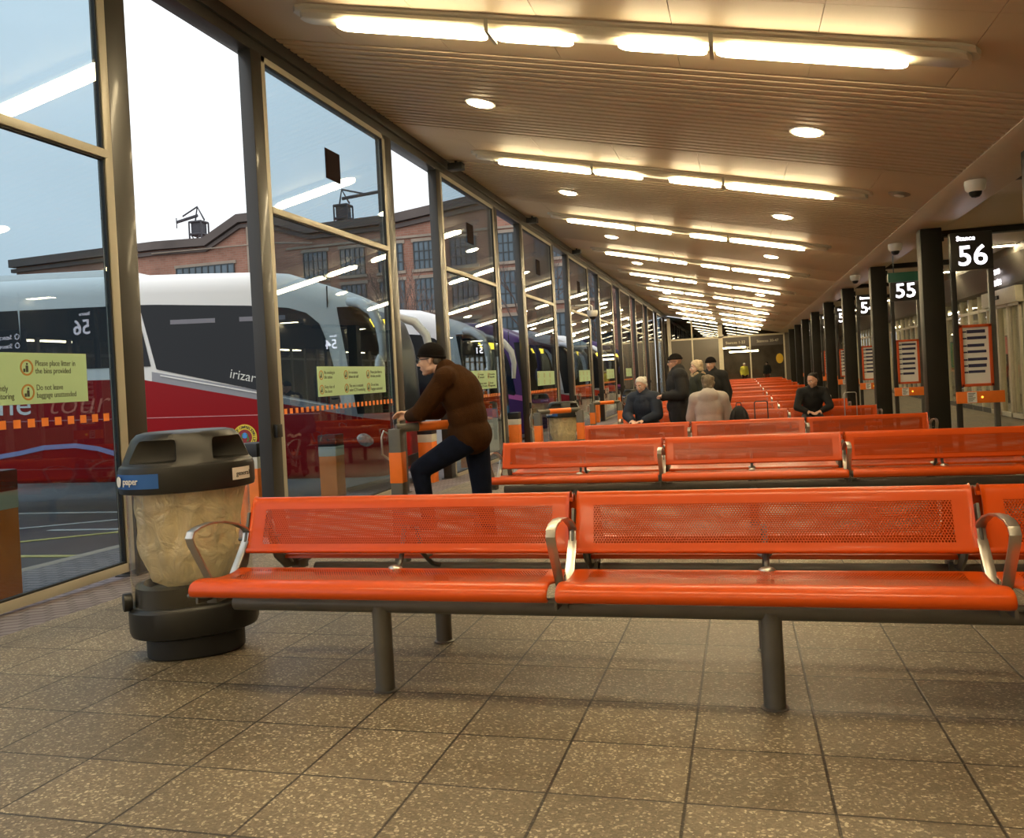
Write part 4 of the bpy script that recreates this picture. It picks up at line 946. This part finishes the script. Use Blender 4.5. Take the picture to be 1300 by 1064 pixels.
# rooftop hoists
irn = mat('weathered_iron', (0.045, 0.045, 0.055), 0.6)
def hoist(label, x, y, jib, s=1.0):
    r = thing('rooftop_hoist', label, 'crane', (x, y, 11.12)); r.scale = (1, 1, 1.42)
    f = MB()
    for dx in (0, 1.1):
        for dy in (0, 1.0): f.cyl((dx, dy, 0), (dx, dy, 2.9), 0.07, n=6)
    for z in (1.2, 2.2, 2.9):
        for a, b in (((0, 0), (1.1, 0)), ((0, 1), (1.1, 1)), ((0, 0), (0, 1)), ((1.1, 0), (1.1, 1))): f.cyl((*a, z), (*b, z), 0.06, n=6)
    for z in (0, 1.2): f.cyl((0, 0, z), (1.1, 0, z + 1.1), 0.045, n=6); f.cyl((1.1, 0, z), (0, 0, z + 1.1), 0.045, n=6)
    f.build('frame', irn, r)
    MB().box((0.1, 0.1, 2.1), (1.0, 0.9, 2.9)).build('winch_house', irn, r, bevel=0.02)
    j = MB()
    j.tube([(0.5, 0.5, 3.3)] + [(0.5 + jib * t, 0.5, 3.3 - (0.25 if jib < 0 else 0.0) * t + (0.15 if jib > 0 else 0) * t) for t in (0.3, 1.0)], 0.09, 6); j.tube([(0.2, 0.5, 2.8), (0.5, 0.5, 3.8), (1.1, 0.5, 3.0)], 0.07, 6); j.cyl((0.5, 0.5, 3.8), (0.5 + jib * 0.7, 0.5, 3.35), 0.05, n=6); j.cyl((0.5 + jib, 0.5, 3.3), (0.5 + jib, 0.5, 2.7), 0.04, n=6)
    j.build('jib', irn, r)
hoist('small black iron hoist on the roof at left, seen through the open bay', -42.2, 60, -2.0)
hoist('iron hoist with a long jib on the roof above the coach nose', -29.4, 60, 3.2)

# street lamp far left, bare trees
sl = thing('street_lamp', 'tiny twin headed street lamp far left beyond the coach roof', 'street lamp', (-58, 57, 0))
MB().cyl((0, 0, 0), (0, 0, 11.4), 0.09, n=8).build('pole', irn, sl); MB().tube([(-0.8, 0, 11.4), (0, 0, 11.5), (0.8, 0, 11.4)], 0.06, 6).build('arm', irn, sl)
for s in (-0.9, 0.9): MB().box((s - 0.25, -0.1, 11.32), (s + 0.25, 0.1, 11.45)).build('lamp_head', irn, sl)
bark = mat('bare_bark', (0.13, 0.09, 0.075), 0.8, var=0.2)
def tree(label, x, y, h, seed):
    rnd = random.Random(seed); r = thing('bare_tree', label, 'tree', (x, y, flw(min(y, 60)) - 0.25))
    mb = MB(); tw = MB()
    mb.tube([(0, 0, 0), (0.05, 0, h * 0.15), (0.0, 0.05, h * 0.32)], [0.14, 0.11, 0.09], 8)
    def br(p, d, l, rad, n):
        q = p + d * l * 0.5 + V((rnd.uniform(-.1, .1), rnd.uniform(-.1, .1), 0)) * l; e = p + d * l
        (mb if n > 2 else tw).tube([p, q, e], [rad, rad * 0.8, rad * 0.55], 5)
        if n == 0: return
        for _ in range(3 if n > 1 else 4):
            nd = (d + V((rnd.uniform(-.7, .7), rnd.uniform(-.7, .7), rnd.uniform(-.05, .5)))).normalized()
            br(p + (e - p) * rnd.uniform(0.55, 1.0), nd, l * rnd.uniform(0.6, 0.8), rad * 0.58, n - 1)
    for i in range(4): br(V((0, 0.05, h * 0.32)), V((rnd.uniform(-.6, .6), rnd.uniform(-.6, .6), 1)).normalized(), h * 0.26, 0.06, 4)
    mb.build('trunk', bark, r); info(tw.build('twigs', bark, r), kind='stuff')
tree('bare winter tree in front of the brick building, seen past the leaning man', -14.9, 38, 8.0, 1)
tree('bare winter tree between coach roofs, left of the second bay windows', -22.5, 45, 7.0, 2)
tree('bare reddish winter tree in the narrow open bay beyond the tall posts', -9.6, 40, 9.0, 5)
tree('bare winter tree furthest right against the brick wall', -7.4, 46.5, 8, 9)
# ------------------------------------------------------------------ people
def remesh(mb, name, voxel, m, parent, smooth=2, cut=None):
    me = bpy.data.meshes.new(name); me.from_pydata(mb.v, [], mb.f)
    bm = bmesh.new(); bm.from_mesh(me); bmesh.ops.recalc_face_normals(bm, faces=bm.faces); bm.to_mesh(me); bm.free()
    o = bpy.data.objects.new(name, me); C.objects.link(o)
    r = o.modifiers.new('r', 'REMESH'); r.mode = 'VOXEL'; r.voxel_size = voxel; r.adaptivity = 0
    s = o.modifiers.new('s', 'SMOOTH'); s.factor = 0.6; s.iterations = smooth
    dg = bpy.context.evaluated_depsgraph_get(); dg.update(); nm = bpy.data.meshes.new_from_object(o.evaluated_get(dg)); bpy.data.objects.remove(o); nm.name = name
    if cut:
        bm = bmesh.new(); bm.from_mesh(nm)
        for co, no in cut:
            res = bmesh.ops.bisect_plane(bm, geom=bm.verts[:] + bm.edges[:] + bm.faces[:], plane_co=co, plane_no=no, clear_outer=True)
            ed = [e for e in res['geom_cut'] if isinstance(e, bmesh.types.BMEdge)]
            if ed: bmesh.ops.holes_fill(bm, edges=ed)
        bm.to_mesh(nm); bm.free()
    for p in nm.polygons: p.use_smooth = True
    nm.materials.clear(); nm.materials.append(m)
    o = bpy.data.objects.new(name, nm); C.objects.link(o); o.parent = parent; return o
skin = mat('skin', (0.62, 0.36, 0.25), 0.5, var=0.06, vscale=20)
skinp = mat('pale_skin', (0.68, 0.43, 0.32), 0.5, var=0.06, vscale=20)
lip = mat('lips', (0.42, 0.16, 0.13), 0.5); eyew = mat('eye_white', (0.75, 0.72, 0.68), 0.3); iris = mat('iris', (0.03, 0.025, 0.02), 0.2)
def hand(mb, w, d, n, th, s=1.0, curl=0.5):
    # w wrist, d direction of the fingers, n palm normal (fingers curl towards it), th side of the thumb
    d = V(d).normalized(); n = V(n); n = (n - d * n.dot(d)).normalized(); t = V(th); t = (t - d * t.dot(d) - n * t.dot(n)).normalized(); w = V(w)
    mb.cap(w - d * 0.03, w + d * 0.02, 0.027 * s, 0.026 * s)
    for i in range(4):
        a = w + d * 0.02 * s + t * (0.012 - 0.008 * i) * s; b = w + d * 0.085 * s + t * (0.030 - 0.020 * i) * s
        mb.cap(a, b, 0.016 * s, 0.012 * s)
        L_ = (0.068, 0.078, 0.072, 0.056)[i] * s; p = b; dd = d.copy(); rr = 0.0095 * s
        for j, fr in enumerate((0.45, 0.32, 0.23)):
            ang = curl * (0.5 + 0.35 * j); dd = (dd * math.cos(ang) + n * math.sin(ang)).normalized() if j == 0 else (dd + n * math.tan(min(1.2, curl * 0.7))).normalized()
            q = p + dd * L_ * fr; mb.cap(p, q, rr, rr * 0.9); p = q; rr *= 0.92
    p = w + d * 0.025 * s + t * 0.022 * s; q = p + (d * 0.6 + t * 0.7 + n * 0.35).normalized() * 0.040 * s; mb.cap(p, q, 0.013 * s, 0.011 * s)
    r = q + (d * 0.9 + t * 0.2 + n * 0.4).normalized() * 0.030 * s; mb.cap(q, r, 0.0105 * s, 0.009 * s)
def head(mb, c, f, u, s=1.0):
    f = V(f).normalized(); u = V(u); u = (u - f * u.dot(f)).normalized(); l = u.cross(f) * -1; l = f.cross(u)
    R3 = Matrix((l, f, u)).transposed()
    P = lambda x, y, z: V(c) + l * x * s + f * y * s + u * z * s
    E = lambda x, y, z, a, b, c_: mb.sph(P(x, y, z), (a * s, b * s, c_ * s), 18, 12, R3)
    E(0, -0.015, 0.035, 0.076, 0.094, 0.090); E(0, 0.022, -0.02, 0.064, 0.070, 0.085); E(0, 0.030, -0.070, 0.045, 0.050, 0.042); E(0, 0.062, -0.098, 0.024, 0.022, 0.020)
    E(0, 0.072, 0.030, 0.052, 0.018, 0.014)
    for x in (-1, 1): E(x * 0.038, 0.062, -0.025, 0.022, 0.020, 0.022); E(x * 0.050, 0.005, -0.068, 0.014, 0.036, 0.020); E(x * 0.078, -0.012, -0.005, 0.010, 0.020, 0.032)
    mb.cap(P(0, 0.084, 0.014), P(0, 0.108, -0.022), 0.010 * s, 0.014 * s); E(-0.011, 0.098, -0.030, 0.009, 0.011, 0.008); E(0.011, 0.098, -0.030, 0.009, 0.011, 0.008)
    E(0, 0.083, -0.055, 0.023, 0.012, 0.007); E(0, 0.080, -0.068, 0.020, 0.012, 0.008)
    return P, R3, l, f, u
def person(label, loc, rz, J, o, vox=0.011, group=None):
    r = thing('person', label, 'person', loc, rz, group); s = J.get('hs', 1.0); sk = o.get('skin', skin)
    b = MB()
    P, R3, l, f, u = head(b, J['head'], J['face'], J.get('hup', (0, 0, 1)), s)
    pel, che, nec = V(J['pelvis']), V(J['chest']), V(J['neck'])
    b.cap(nec, P(0, -0.02, -0.05), 0.058, 0.055)
    w = (V(J['shL']) - V(J['shR'])); w = w.normalized(); k = J.get('bulk', 1.0)
    def torso(mb, g):
        up = (che - pel).normalized(); fw = w.cross(up) * -1; R2 = Matrix((w, fw, up)).transposed()
        mb.sph(pel, (0.165 * k + g, 0.115 * k + g, 0.13 + g), 18, 12, R2); mid = (pel + che) / 2
        mb.sph(mid, (0.150 * k + g, 0.115 * k + g, 0.19 + g), 18, 12, R2); mb.sph(che, (0.170 * k + g, 0.125 * k + g, 0.19 + g), 18, 12, R2)
        mb.cap(che + (nec - che) * 0.5, nec, 0.11 * k + g, 0.062 + g)
        for q in ('L', 'R'): mb.cap(nec * 0.75 + che * 0.25, V(J['sh' + q]), 0.065 + g, 0.060 * k + g)
    def arms(mb, g, stop=0.0):
        for q in ('L', 'R'):
            a, e, h_ = V(J['sh' + q]), V(J['el' + q]), V(J['ha' + q])
            mb.cap(a, e, 0.055 * k + g, 0.043 * k + g); mb.cap(e, h_ + (e - h_).normalized() * stop, 0.042 * k + g, 0.029 + g * 0.8)
    def legs(mb, g, stop=0.0):
        for q in ('L', 'R'):
            a, e, h_ = V(J['hi' + q]), V(J['kn' + q]), V(J['an' + q])
            mb.cap(a, e, 0.088 * k + g, 0.060 * k + g); mb.cap(e, h_ + (e - h_).normalized() * stop, 0.058 * k + g, 0.040 + g)
    torso(b, -0.006); arms(b, -0.008); legs(b, -0.008)
    for q in ('L', 'R'):
        if 'hand' + q in J: d, n, th, cu = J['hand' + q]; hand(b, J['ha' + q], d, n, th, 1.05, cu)
        b.cap(V(J['an' + q]), V(J['to' + q]), 0.035, 0.028)
    remesh(b, 'body', vox, sk, r, 2)
    # clothes
    j = MB(); g = o.get('coat', 0.022); torso(j, g); arms(j, g * 0.9, 0.03)
    if o.get('hem'):   # longer coat skirt
        for q in ('L', 'R'):
            a, e = V(J['hi' + q]), V(J['kn' + q]); j.cap(a, a + (e - a) * o['hem'], 0.10 * k + g, 0.088 * k + g)
        j.sph(pel, (0.185 * k + g, 0.135 * k + g, 0.16), 18, 12)
    j.cap(nec - u * 0.01 - (nec - che).normalized() * 0.03, nec + (nec - che).normalized() * 0.012, 0.075 + g * 0.6, 0.062 + g * 0.6)
    if o.get('hood'):
        j.sph(nec - f * 0.10 - V((0, 0, 0.05)), (0.15, 0.09, 0.12), 16, 10, R3); j.sph(nec - f * 0.11 - V((0, 0, 0.15)), (0.09, 0.07, 0.13), 16, 10, R3)
    if 'paunch' in o: j.sph(V(o['paunch']), (0.17, 0.15, 0.16), 16, 10)
    remesh(j, 'jacket', max(vox, 0.009), o['jacket'], r, 14 if o.get('hood') else 5)
    t = MB(); legs(t, 0.014, 0.02); t.sph(pel, (0.172 * k, 0.125 * k, 0.14), 16, 10); remesh(t, 'trousers', max(vox, 0.010), o['trousers'], r, 3)
    for q in ('L', 'R'):
        sh = MB(); a, c_ = V(J['an' + q]), V(J['to' + q]); sh.cap(a + V((0, 0, -0.01)), c_, 0.048, 0.036); sh.cap(a * 1.0 - (c_ - a) * 0.22 + V((0, 0, -0.035)), c_ + V((0, 0, -0.01)), 0.036, 0.034)
        remesh(sh, 'shoe', 0.010, o.get('shoes', M['rubber']), r, 2, cut=[((0, 0, min(c_.z, a.z) - 0.045), (0, 0, -1))])
    # face
    e = MB(); ir = MB()
    for x in (-1, 1): e.sph(P(x * 0.031, 0.077, 0.008), 0.0125 * s, 10, 8); ir.sph(P(x * 0.031, 0.0865, 0.008), (0.006 * s,) * 3, 8, 6)
    eo = e.build('eyes', eyew, r); ir.build('irises', iris, eo)
    bro = MB()
    for x in (-1, 1): bro.tube([P(x * 0.014, 0.091, 0.032), P(x * 0.034, 0.088, 0.038), P(x * 0.052, 0.074, 0.032)], 0.0045, 6)
    bro.build('eyebrows', o.get('brow', M['black']), r)
    MB().tube([P(-0.021, 0.088, -0.0625), P(0, 0.0965, -0.061), P(0.021, 0.088, -0.0625)], 0.0035, 6).build('mouth', lip, r)
    if o.get('glasses'):
        gl = MB()
        for x in (-1, 1):
            gl.tube([P(x * 0.033 + 0.025 * math.cos(a_ * PI / 8), 0.102, 0.006 + 0.018 * math.sin(a_ * PI / 8)) for a_ in range(17)], 0.0032, 6); gl.tube([P(x * 0.058, 0.102, 0.012), P(x * 0.078, 0.06, 0.012), P(x * 0.085, -0.015, 0.010)], 0.0035, 6)
        gl.tube([P(-0.009, 0.104, 0.008), P(0, 0.108, 0.010), P(0.009, 0.104, 0.008)], 0.0022, 6); gl.build('glasses', M['black'], r)
    if o.get('hat'):
        h = MB(); h.sph(P(0, -0.012, 0.045), (0.092 * s, 0.110 * s, 0.098 * s), 24, 16, R3)
        hz = o.get('hatz', 0.035); tilt = (u * -1 + f * o.get('hattilt', 0.0)).normalized()
        remesh(h, 'hat', 0.006, o['hat'], r, 1, cut=[(P(0, 0.09, hz), tilt)])
        br = []
        for i in range(33):
            a_ = 2 * PI * i / 32; br.append((0.088 * math.cos(a_), -0.012 + 0.106 * math.sin(a_)))
        rim = MB(); pts = []
        for x, y in br:
            base = hz + 0.004 - (0.09 - y) * o.get('hattilt', 0.0); pts.append(P(x, y, base + 0.008))
        rim.tube(pts, 0.011, 8); rim.build('hat_rim', o['hat'], r)
    if o.get('hair'):
        h = MB(); hs = o.get('hairsize', 1.0)
        h.sph(P(0, -0.022, 0.042), (0.086 * s * hs, 0.104 * s * hs, 0.096 * s * hs), 20, 14, R3)
        if o.get('hairback', 1): h.sph(P(0, -0.050, -0.01), (0.080 * s * hs, 0.070 * s * hs, 0.085 * s * hs), 18, 12, R3)
        for i in range(14):
            a_ = i * 2.4; h.sph(P(0.06 * math.cos(a_) * hs, -0.05 + 0.05 * math.sin(a_), 0.02 + 0.07 * math.sin(i * 1.7) * hs), 0.035 * hs, 8, 6)
        remesh(h, 'hair', 0.008, o['hair'], r, 2, cut=[(P(0, o.get('hairline', 0.045), 0.05), (f * 1.0 - u * o.get('hairslope', 0.75)).normalized())])
    if o.get('shirt'):
        MB().sph(nec + f * 0.055 - V((0, 0, 0.10)), (0.05, 0.05, 0.14), 14, 10).build('shirt', o['shirt'], r)
    if o.get('fur'):
        fu = MB(); 
        for i in range(22):
            a_ = 2 * PI * i / 22; fu.sph(nec + l * 0.12 * math.cos(a_) + f * 0.10 * math.sin(a_) + u * (0.0 + 0.03 * math.cos(a_ * 5)), 0.040, 8, 6)
        remesh(fu, 'fur_collar', 0.010, o['fur'], r, 1)
    return r, P
def stand(sc=1.0, armsf=0.15, turn=0.0, hold=False):
    J = dict(pelvis=(0, 0, 0.95), chest=(0, 0.0, 1.28), neck=(0, 0.01, 1.50), head=(0, -0.03, 1.63), face=(math.sin(turn), -math.cos(turn), -0.03),
             shL=(0.19, 0.01, 1.42), shR=(-0.19, 0.01, 1.42), hiL=(0.09, 0, 0.90), hiR=(-0.09, 0, 0.90), knL=(0.11, -0.03, 0.49), knR=(-0.11, -0.02, 0.49), anL=(0.12, 0.02, 0.09), anR=(-0.12, 0.02, 0.09), toL=(0.15, -0.15, 0.05), toR=(-0.15, -0.15, 0.05))
    if hold:
        J.update(elL=(0.27, 0.02, 1.14), elR=(-0.27, 0.02, 1.14), haL=(0.10, -0.24, 1.12), haR=(-0.10, -0.24, 1.10), handL=((-0.8, -0.5, 0.1), (0, 0.3, -1), (0, 0, 1), 0.6), handR=((0.8, -0.5, 0.1), (0, 0.3, -1), (0, 0, 1), 0.6))
    else:
        J.update(elL=(0.26, 0.05, 1.13), elR=(-0.26, 0.05, 1.13), haL=(0.27, -0.06, 0.88), haR=(-0.27, -0.06, 0.88), handL=((0, -0.1, -1), (-1, 0, 0), (0, -1, 0), 0.35), handR=((0, -0.1, -1), (1, 0, 0), (0, -1, 0), 0.35))
    return J
def sit(lean=0.0, turn=0.0, nod=-0.1, seat=0.49, knees=0.0):
    # seated facing -y, hips on the seat
    h = seat + 0.10; cy = -lean * 0.33; ny = -lean * 0.55; c = math.cos(lean * 0.5)
    J = dict(pelvis=(0, 0, h), chest=(0, cy, h + 0.34 * c), neck=(0, ny, h + 0.55 * c), head=(0, ny - 0.05 - lean * 0.05, h + 0.68 * c), face=(math.sin(turn), -math.cos(turn), nod),
             shL=(0.19, ny * 0.85, h + 0.47 * c), shR=(-0.19, ny * 0.85, h + 0.47 * c), hiL=(0.09, -0.02, h - 0.01), hiR=(-0.09, -0.02, h - 0.01), knL=(0.13 + knees, -0.45, seat + 0.05), knR=(-0.13 - knees, -0.45, seat + 0.05),
             anL=(0.14 + knees, -0.42, 0.09), anR=(-0.14 - knees, -0.42, 0.09), toL=(0.16 + knees, -0.58, 0.05), toR=(-0.16 - knees, -0.58, 0.05),
             elL=(0.27, ny * 0.85 - 0.08, h + 0.20), elR=(-0.27, ny * 0.85 - 0.08, h + 0.20), haL=(0.10, -0.33 + ny * 0.3, h + 0.12), haR=(-0.10, -0.33 + ny * 0.3, h + 0.12), handL=((-0.6, -0.8, -0.1), (0, 0, -1), (0, -1, 0.3), 0.5), handR=((0.6, -0.8, -0.1), (0, 0, -1), (0, -1, 0.3), 0.5))
    return J
navyj = mat('navy_jeans', (0.006, 0.009, 0.022), 0.9, spec=0.15, var=0.2, vscale=12, bump=0.15, bscale=200)
brownf = mat('brown_fleece', (0.050, 0.021, 0.007), 0.95, var=0.18, vscale=9, bump=0.5, bscale=140, spec=0.1)
blackc = mat('black_cloth', (0.012, 0.012, 0.012), 0.85, var=0.2, vscale=14, bump=0.2, bscale=60); navyc = mat('navy_coat', (0.018, 0.026, 0.045), 0.8, var=0.2, vscale=10, bump=0.2, bscale=50)
knit = mat('black_knit', (0.012, 0.010, 0.009), 0.95, bump=0.6, bscale=150, spec=0.1); greyhair = mat('white_hair', (0.70, 0.66, 0.58), 0.7, var=0.15, vscale=50, bump=0.5, bscale=120)
blond = mat('blonde_hair', (0.62, 0.50, 0.33), 0.6, var=0.2, vscale=50, bump=0.5, bscale=120); mousy = mat('grey_brown_hair', (0.17, 0.13, 0.08), 0.7, var=0.25, vscale=50, bump=0.5, bscale=120)
darkh = mat('dark_hair', (0.02, 0.014, 0.01), 0.6, bump=0.5, bscale=120); olive = mat('olive_parka', (0.028, 0.030, 0.016), 0.85, var=0.2, bump=0.2, bscale=50); greyj = mat('pale_grey_jacket', (0.42, 0.37, 0.33), 0.85, var=0.08, bump=0.3, bscale=60)
tan = mat('tan_fur', (0.45, 0.33, 0.20), 0.95, var=0.3, vscale=60, bump=0.8, bscale=150)

# leaning man, facing the glass (world -x): local -y is forward, +x is his left (towards the camera)
F = flw(6.4)
def W(x, z, side=0.0):   # world x and height -> local (forward -y)
    return (side, x + 2.05, z - F)
J = dict(pelvis=W(-2.06, 0.80), chest=W(-2.13, 1.12), neck=W(-2.25, 1.315), head=W(-2.375, 1.405), face=(0.10, -1, -0.10), hup=(0, 0.0, 1), bulk=1.10, hs=1.0,
         shL=W(-2.20, 1.245, 0.19), shR=W(-2.20, 1.245, -0.19), elL=W(-2.40, 1.00, 0.21), elR=W(-2.42, 0.99, -0.20), haL=W(-2.575, 0.965, 0.03), haR=W(-2.585, 0.975, -0.05),
         handL=((-0.45, -0.9, 0.05), (-0.6, 0.5, -0.5), (0.2, 0, 1), 0.75), handR=((0.55, -0.8, 0.1), (0.3, 0.5, -0.8), (0, 0, 1), 0.6),
         hiL=W(-2.08, 0.76, 0.09), hiR=W(-2.06, 0.76, -0.09), knL=W(-2.47, 0.545, 0.12), anL=W(-2.42, 0.13, 0.10), toL=W(-2.55, 0.10, 0.13),
         knR=W(-2.04, 0.32, -0.12), anR=W(-1.98, F + 0.09, -0.12), toR=W(-2.13, F + 0.05, -0.15))
lean_man, PP = person('man in brown fleece and black beanie leaning on the rail, looking out through the glass', (-2.05, 6.42, F), -PI / 2, J,
    dict(skin=skinp, jacket=brownf, trousers=navyj, hat=knit, hatz=0.040, hattilt=0.22, glasses=True, coat=0.030, brow=mousy, paunch=(0, -0.10 + 0.04, 0.98)), vox=0.006)
hp = MB(); hp.sph(PP(0, -0.062, -0.012), (0.078, 0.045, 0.05), 16, 10); remesh(hp, 'hair', 0.006, mat('short_grey_hair', (0.10, 0.08, 0.06), 0.8, bump=0.5, bscale=200), lean_man, 1)

DB = 0.75
# standing man in black coat and hat beyond the third pair
person('standing man in black coat and dark knit hat, facing left beyond the third bench pair', (-0.98, 14.1, flw(14.1)), -PI / 2 + 0.25, stand(hold=True), dict(jacket=blackc, trousers=navyj, hat=knit, hatz=0.045, glasses=True, coat=0.055, hem=0.30))
bpy.data.objects['person.001'].scale = (1.05, 1.05, 1.05)
a, _ = person('white haired man in a navy coat sitting below the standing man', (-1.55, 14.7, flw(14.7)), -0.35, sit(0.25, -0.1, -0.35, 0.52), dict(skin=skinp, jacket=navyc, trousers=blackc, hair=greyhair, coat=0.05, shirt=blackc, hairline=0.03)); a.scale = (1.06,) * 3
a, _ = person('person seen from behind in a pale grey hooded jacket, grey brown hair, sitting', (-0.47, 13.13, flw(13.1)), PI, sit(0.1, 0.0, -0.15), dict(jacket=greyj, trousers=blackc, hair=mousy, coat=0.055, hood=True, hairsize=1.12)); a.scale = (1.0, 1.0, 1.04)
person('woman with blonde hair in an olive parka with fur collar, standing facing left', (-0.72, 15.5, flw(15.5)), -PI / 2 + 0.35, stand(), dict(skin=skinp, jacket=olive, trousers=blackc, hair=blond, coat=0.055, hem=0.4, fur=tan, hairsize=1.15))
person('man in black with a dark cap standing behind the blonde woman', (-0.50, 16.2, flw(16.2)), -0.4, stand(), dict(jacket=blackc, trousers=blackc, hat=knit, coat=0.05))
bpy.data.objects[[o.name for o in C.objects if o.get('label', '').startswith('man in black with')][0]].scale = (1.04,) * 3
a, _ = person('man in a black top sitting forward on the right, looking left', (1.27, 16.83, flw(16.9)), 0.0, sit(0.55, -0.75, -0.35), dict(jacket=blackc, trousers=blackc, hair=darkh, coat=0.025, hairline=0.0, hairsize=0.93)); a.scale = (1.06,) * 3
person('small figure in a yellow hi-vis top beyond the left far door', (0.35, 66, flw(62)), 0.3, stand(), dict(jacket=mat('hi_vis', (0.75, 0.70, 0.08), 0.7), trousers=blackc, hat=M['white'], coat=0.04), vox=0.02)
person('small dark figure beyond the right far door', (2.0, 67, flw(62)), -0.6, stand(), dict(jacket=blackc, trousers=mat('dark_red_trousers', (0.12, 0.03, 0.02), 0.8), hair=darkh, coat=0.04), vox=0.02)
# seat block carrying the white haired man (end of the bench behind him is out of sight): wheeled walker
wk = thing('wheeled_walker', 'dark wheeled walker seat carrying the white haired man, hidden behind the third pair', 'walker', (-1.55, 14.75, flw(14.75)))
MB().box((-0.24, -0.2, 0.50), (0.24, 0.22, 0.54)).build('seat', M['black'], wk, bevel=0.01)
for x in (-0.22, 0.22):
    for y in (-0.2, 0.2):
        MB().cyl((x, y, 0.04), (x, y, 0.51), 0.014, n=10).build('leg', M['steel'], wk); MB().cyl((x - 0.015, y, 0.06), (x + 0.015, y, 0.06), 0.06, n=16).build('wheel', M['rubber'], wk)

# ------------------------------------------------------------------ luggage
bag = thing('backpack', 'black backpack on the bench right of the pale hooded jacket', 'backpack', (-0.04, 13.12, flw(13.15) + 0.484)); bag.scale = (1.0, 1.0, 1.22)
mb = MB(); mb.sph((0, 0, 0.20), (0.15, 0.11, 0.22), 16, 12); mb.sph((0, 0.09, 0.15), (0.11, 0.06, 0.12), 14, 10); mb.cap((-0.08, 0, 0.04), (0.08, 0, 0.04), 0.06, 0.06)
remesh(mb, 'pack', 0.012, blackc, bag, 3)
for x in (-0.07, 0.07): MB().tube([(x, -0.09, 0.36), (x * 1.2, -0.15, 0.28), (x * 1.2, -0.14, 0.12), (x, -0.09, 0.06)], 0.012, 8).build('strap', M['black'], bag)
MB().tube([(-0.04, 0, 0.40), (-0.03, 0, 0.45), (0.03, 0, 0.45), (0.04, 0, 0.40)], 0.008, 8).build('handle', M['black'], bag)
def suitcase(label, x, y, m, hm, hz=1.08):
    s = thing('suitcase', label, 'suitcase', (x, y, flw(y)))
    MB().box((-0.21, -0.13, 0.05), (0.21, 0.13, 0.66)).build('case', m, s, bevel=0.04, seg=3)
    MB().tube([(-0.10, 0.1, 0.6), (-0.10, 0.1, hz), (-0.08, 0.1, hz + 0.02), (0.08, 0.1, hz + 0.02), (0.10, 0.1, hz), (0.10, 0.1, 0.6)], 0.009, 8).build('pull_handle', hm, s)
    for a_ in (-0.16, 0.16): MB().cyl((a_ - 0.02, 0.1, 0.035), (a_ + 0.02, 0.1, 0.035), 0.035, n=14).build('wheel', M['rubber'], s)
    q = MB()
    for i in range(5): q.box((-0.16, -0.136, 0.15 + i * 0.09), (0.16, -0.13, 0.165 + i * 0.09))
    q.build('ribs', m, s)
suitcase('dark suitcase with a raised black pull handle right of the backpack', 0.30, 14.0, M['black'], M['black'], 1.0)
suitcase('dark suitcase with a raised silver pull handle beside the man sitting on the right', 1.85, 15.9, M['black'], M['steel'], 1.05)

# ------------------------------------------------------------------ world, camera
w = bpy.data.worlds.new('overcast'); bpy.context.scene.world = w; w.use_nodes = True; nt = w.node_tree; N = nt.nodes; L = nt.links
bg = N['Background']; tc = N.new('ShaderNodeTexCoord'); s = N.new('ShaderNodeSeparateXYZ'); L.new(tc.outputs['Generated'], s.inputs[0])
el = math_(nt, 'MAXIMUM', s.outputs[2], 0.0)
no = N.new('ShaderNodeTexNoise'); no.inputs['Scale'].default_value = 2.2; no.inputs['Detail'].default_value = 5; mp = N.new('ShaderNodeMapping'); mp.inputs['Scale'].default_value = (1, 1, 3); L.new(tc.outputs['Generated'], mp.inputs[0]); L.new(mp.outputs[0], no.inputs['Vector'])
cl = math_(nt, 'ADD', 0.86, math_(nt, 'MULTIPLY', no.outputs['Fac'], 0.28))
st = math_(nt, 'MULTIPLY', math_(nt, 'ADD', 1.12, math_(nt, 'MULTIPLY', el, 0.9)), cl)
bg.inputs[0].default_value = (0.93, 0.97, 1.0, 1); L.new(st, bg.inputs[1])

yaw, pit, rol = 0.2609, 0.0053, -0.0537
f = V((-math.sin(yaw) * math.cos(pit), math.cos(yaw) * math.cos(pit), -math.sin(pit))); r0 = V((math.cos(yaw), math.sin(yaw), 0)); u0 = r0.cross(f)
rr = r0 * math.cos(rol) + u0 * math.sin(rol); uu = rr.cross(f)
cd = bpy.data.cameras.new('camera'); cam = bpy.data.objects.new('camera', cd); C.objects.link(cam)
cam.matrix_world = Matrix(((rr.x, uu.x, -f.x, 0), (rr.y, uu.y, -f.y, 0), (rr.z, uu.z, -f.z, 1.22), (0, 0, 0, 1)))
cd.sensor_width = 36; cd.sensor_fit = 'HORIZONTAL'; cd.lens = 36 * 1084 / 1300; cd.shift_y = -45.0 / 1300; cd.clip_end = 400
sc = bpy.context.scene; sc.camera = cam
sc.view_settings.view_transform = 'Standard'; sc.view_settings.look = 'None'; sc.view_settings.exposure = 0.0; sc.view_settings.gamma = 1.0; sc.view_settings.use_curve_mapping = False
sc.cycles.max_bounces = 6; sc.cycles.transparent_max_bounces = 24; sc.cycles.caustics_reflective = False; sc.cycles.caustics_refractive = False
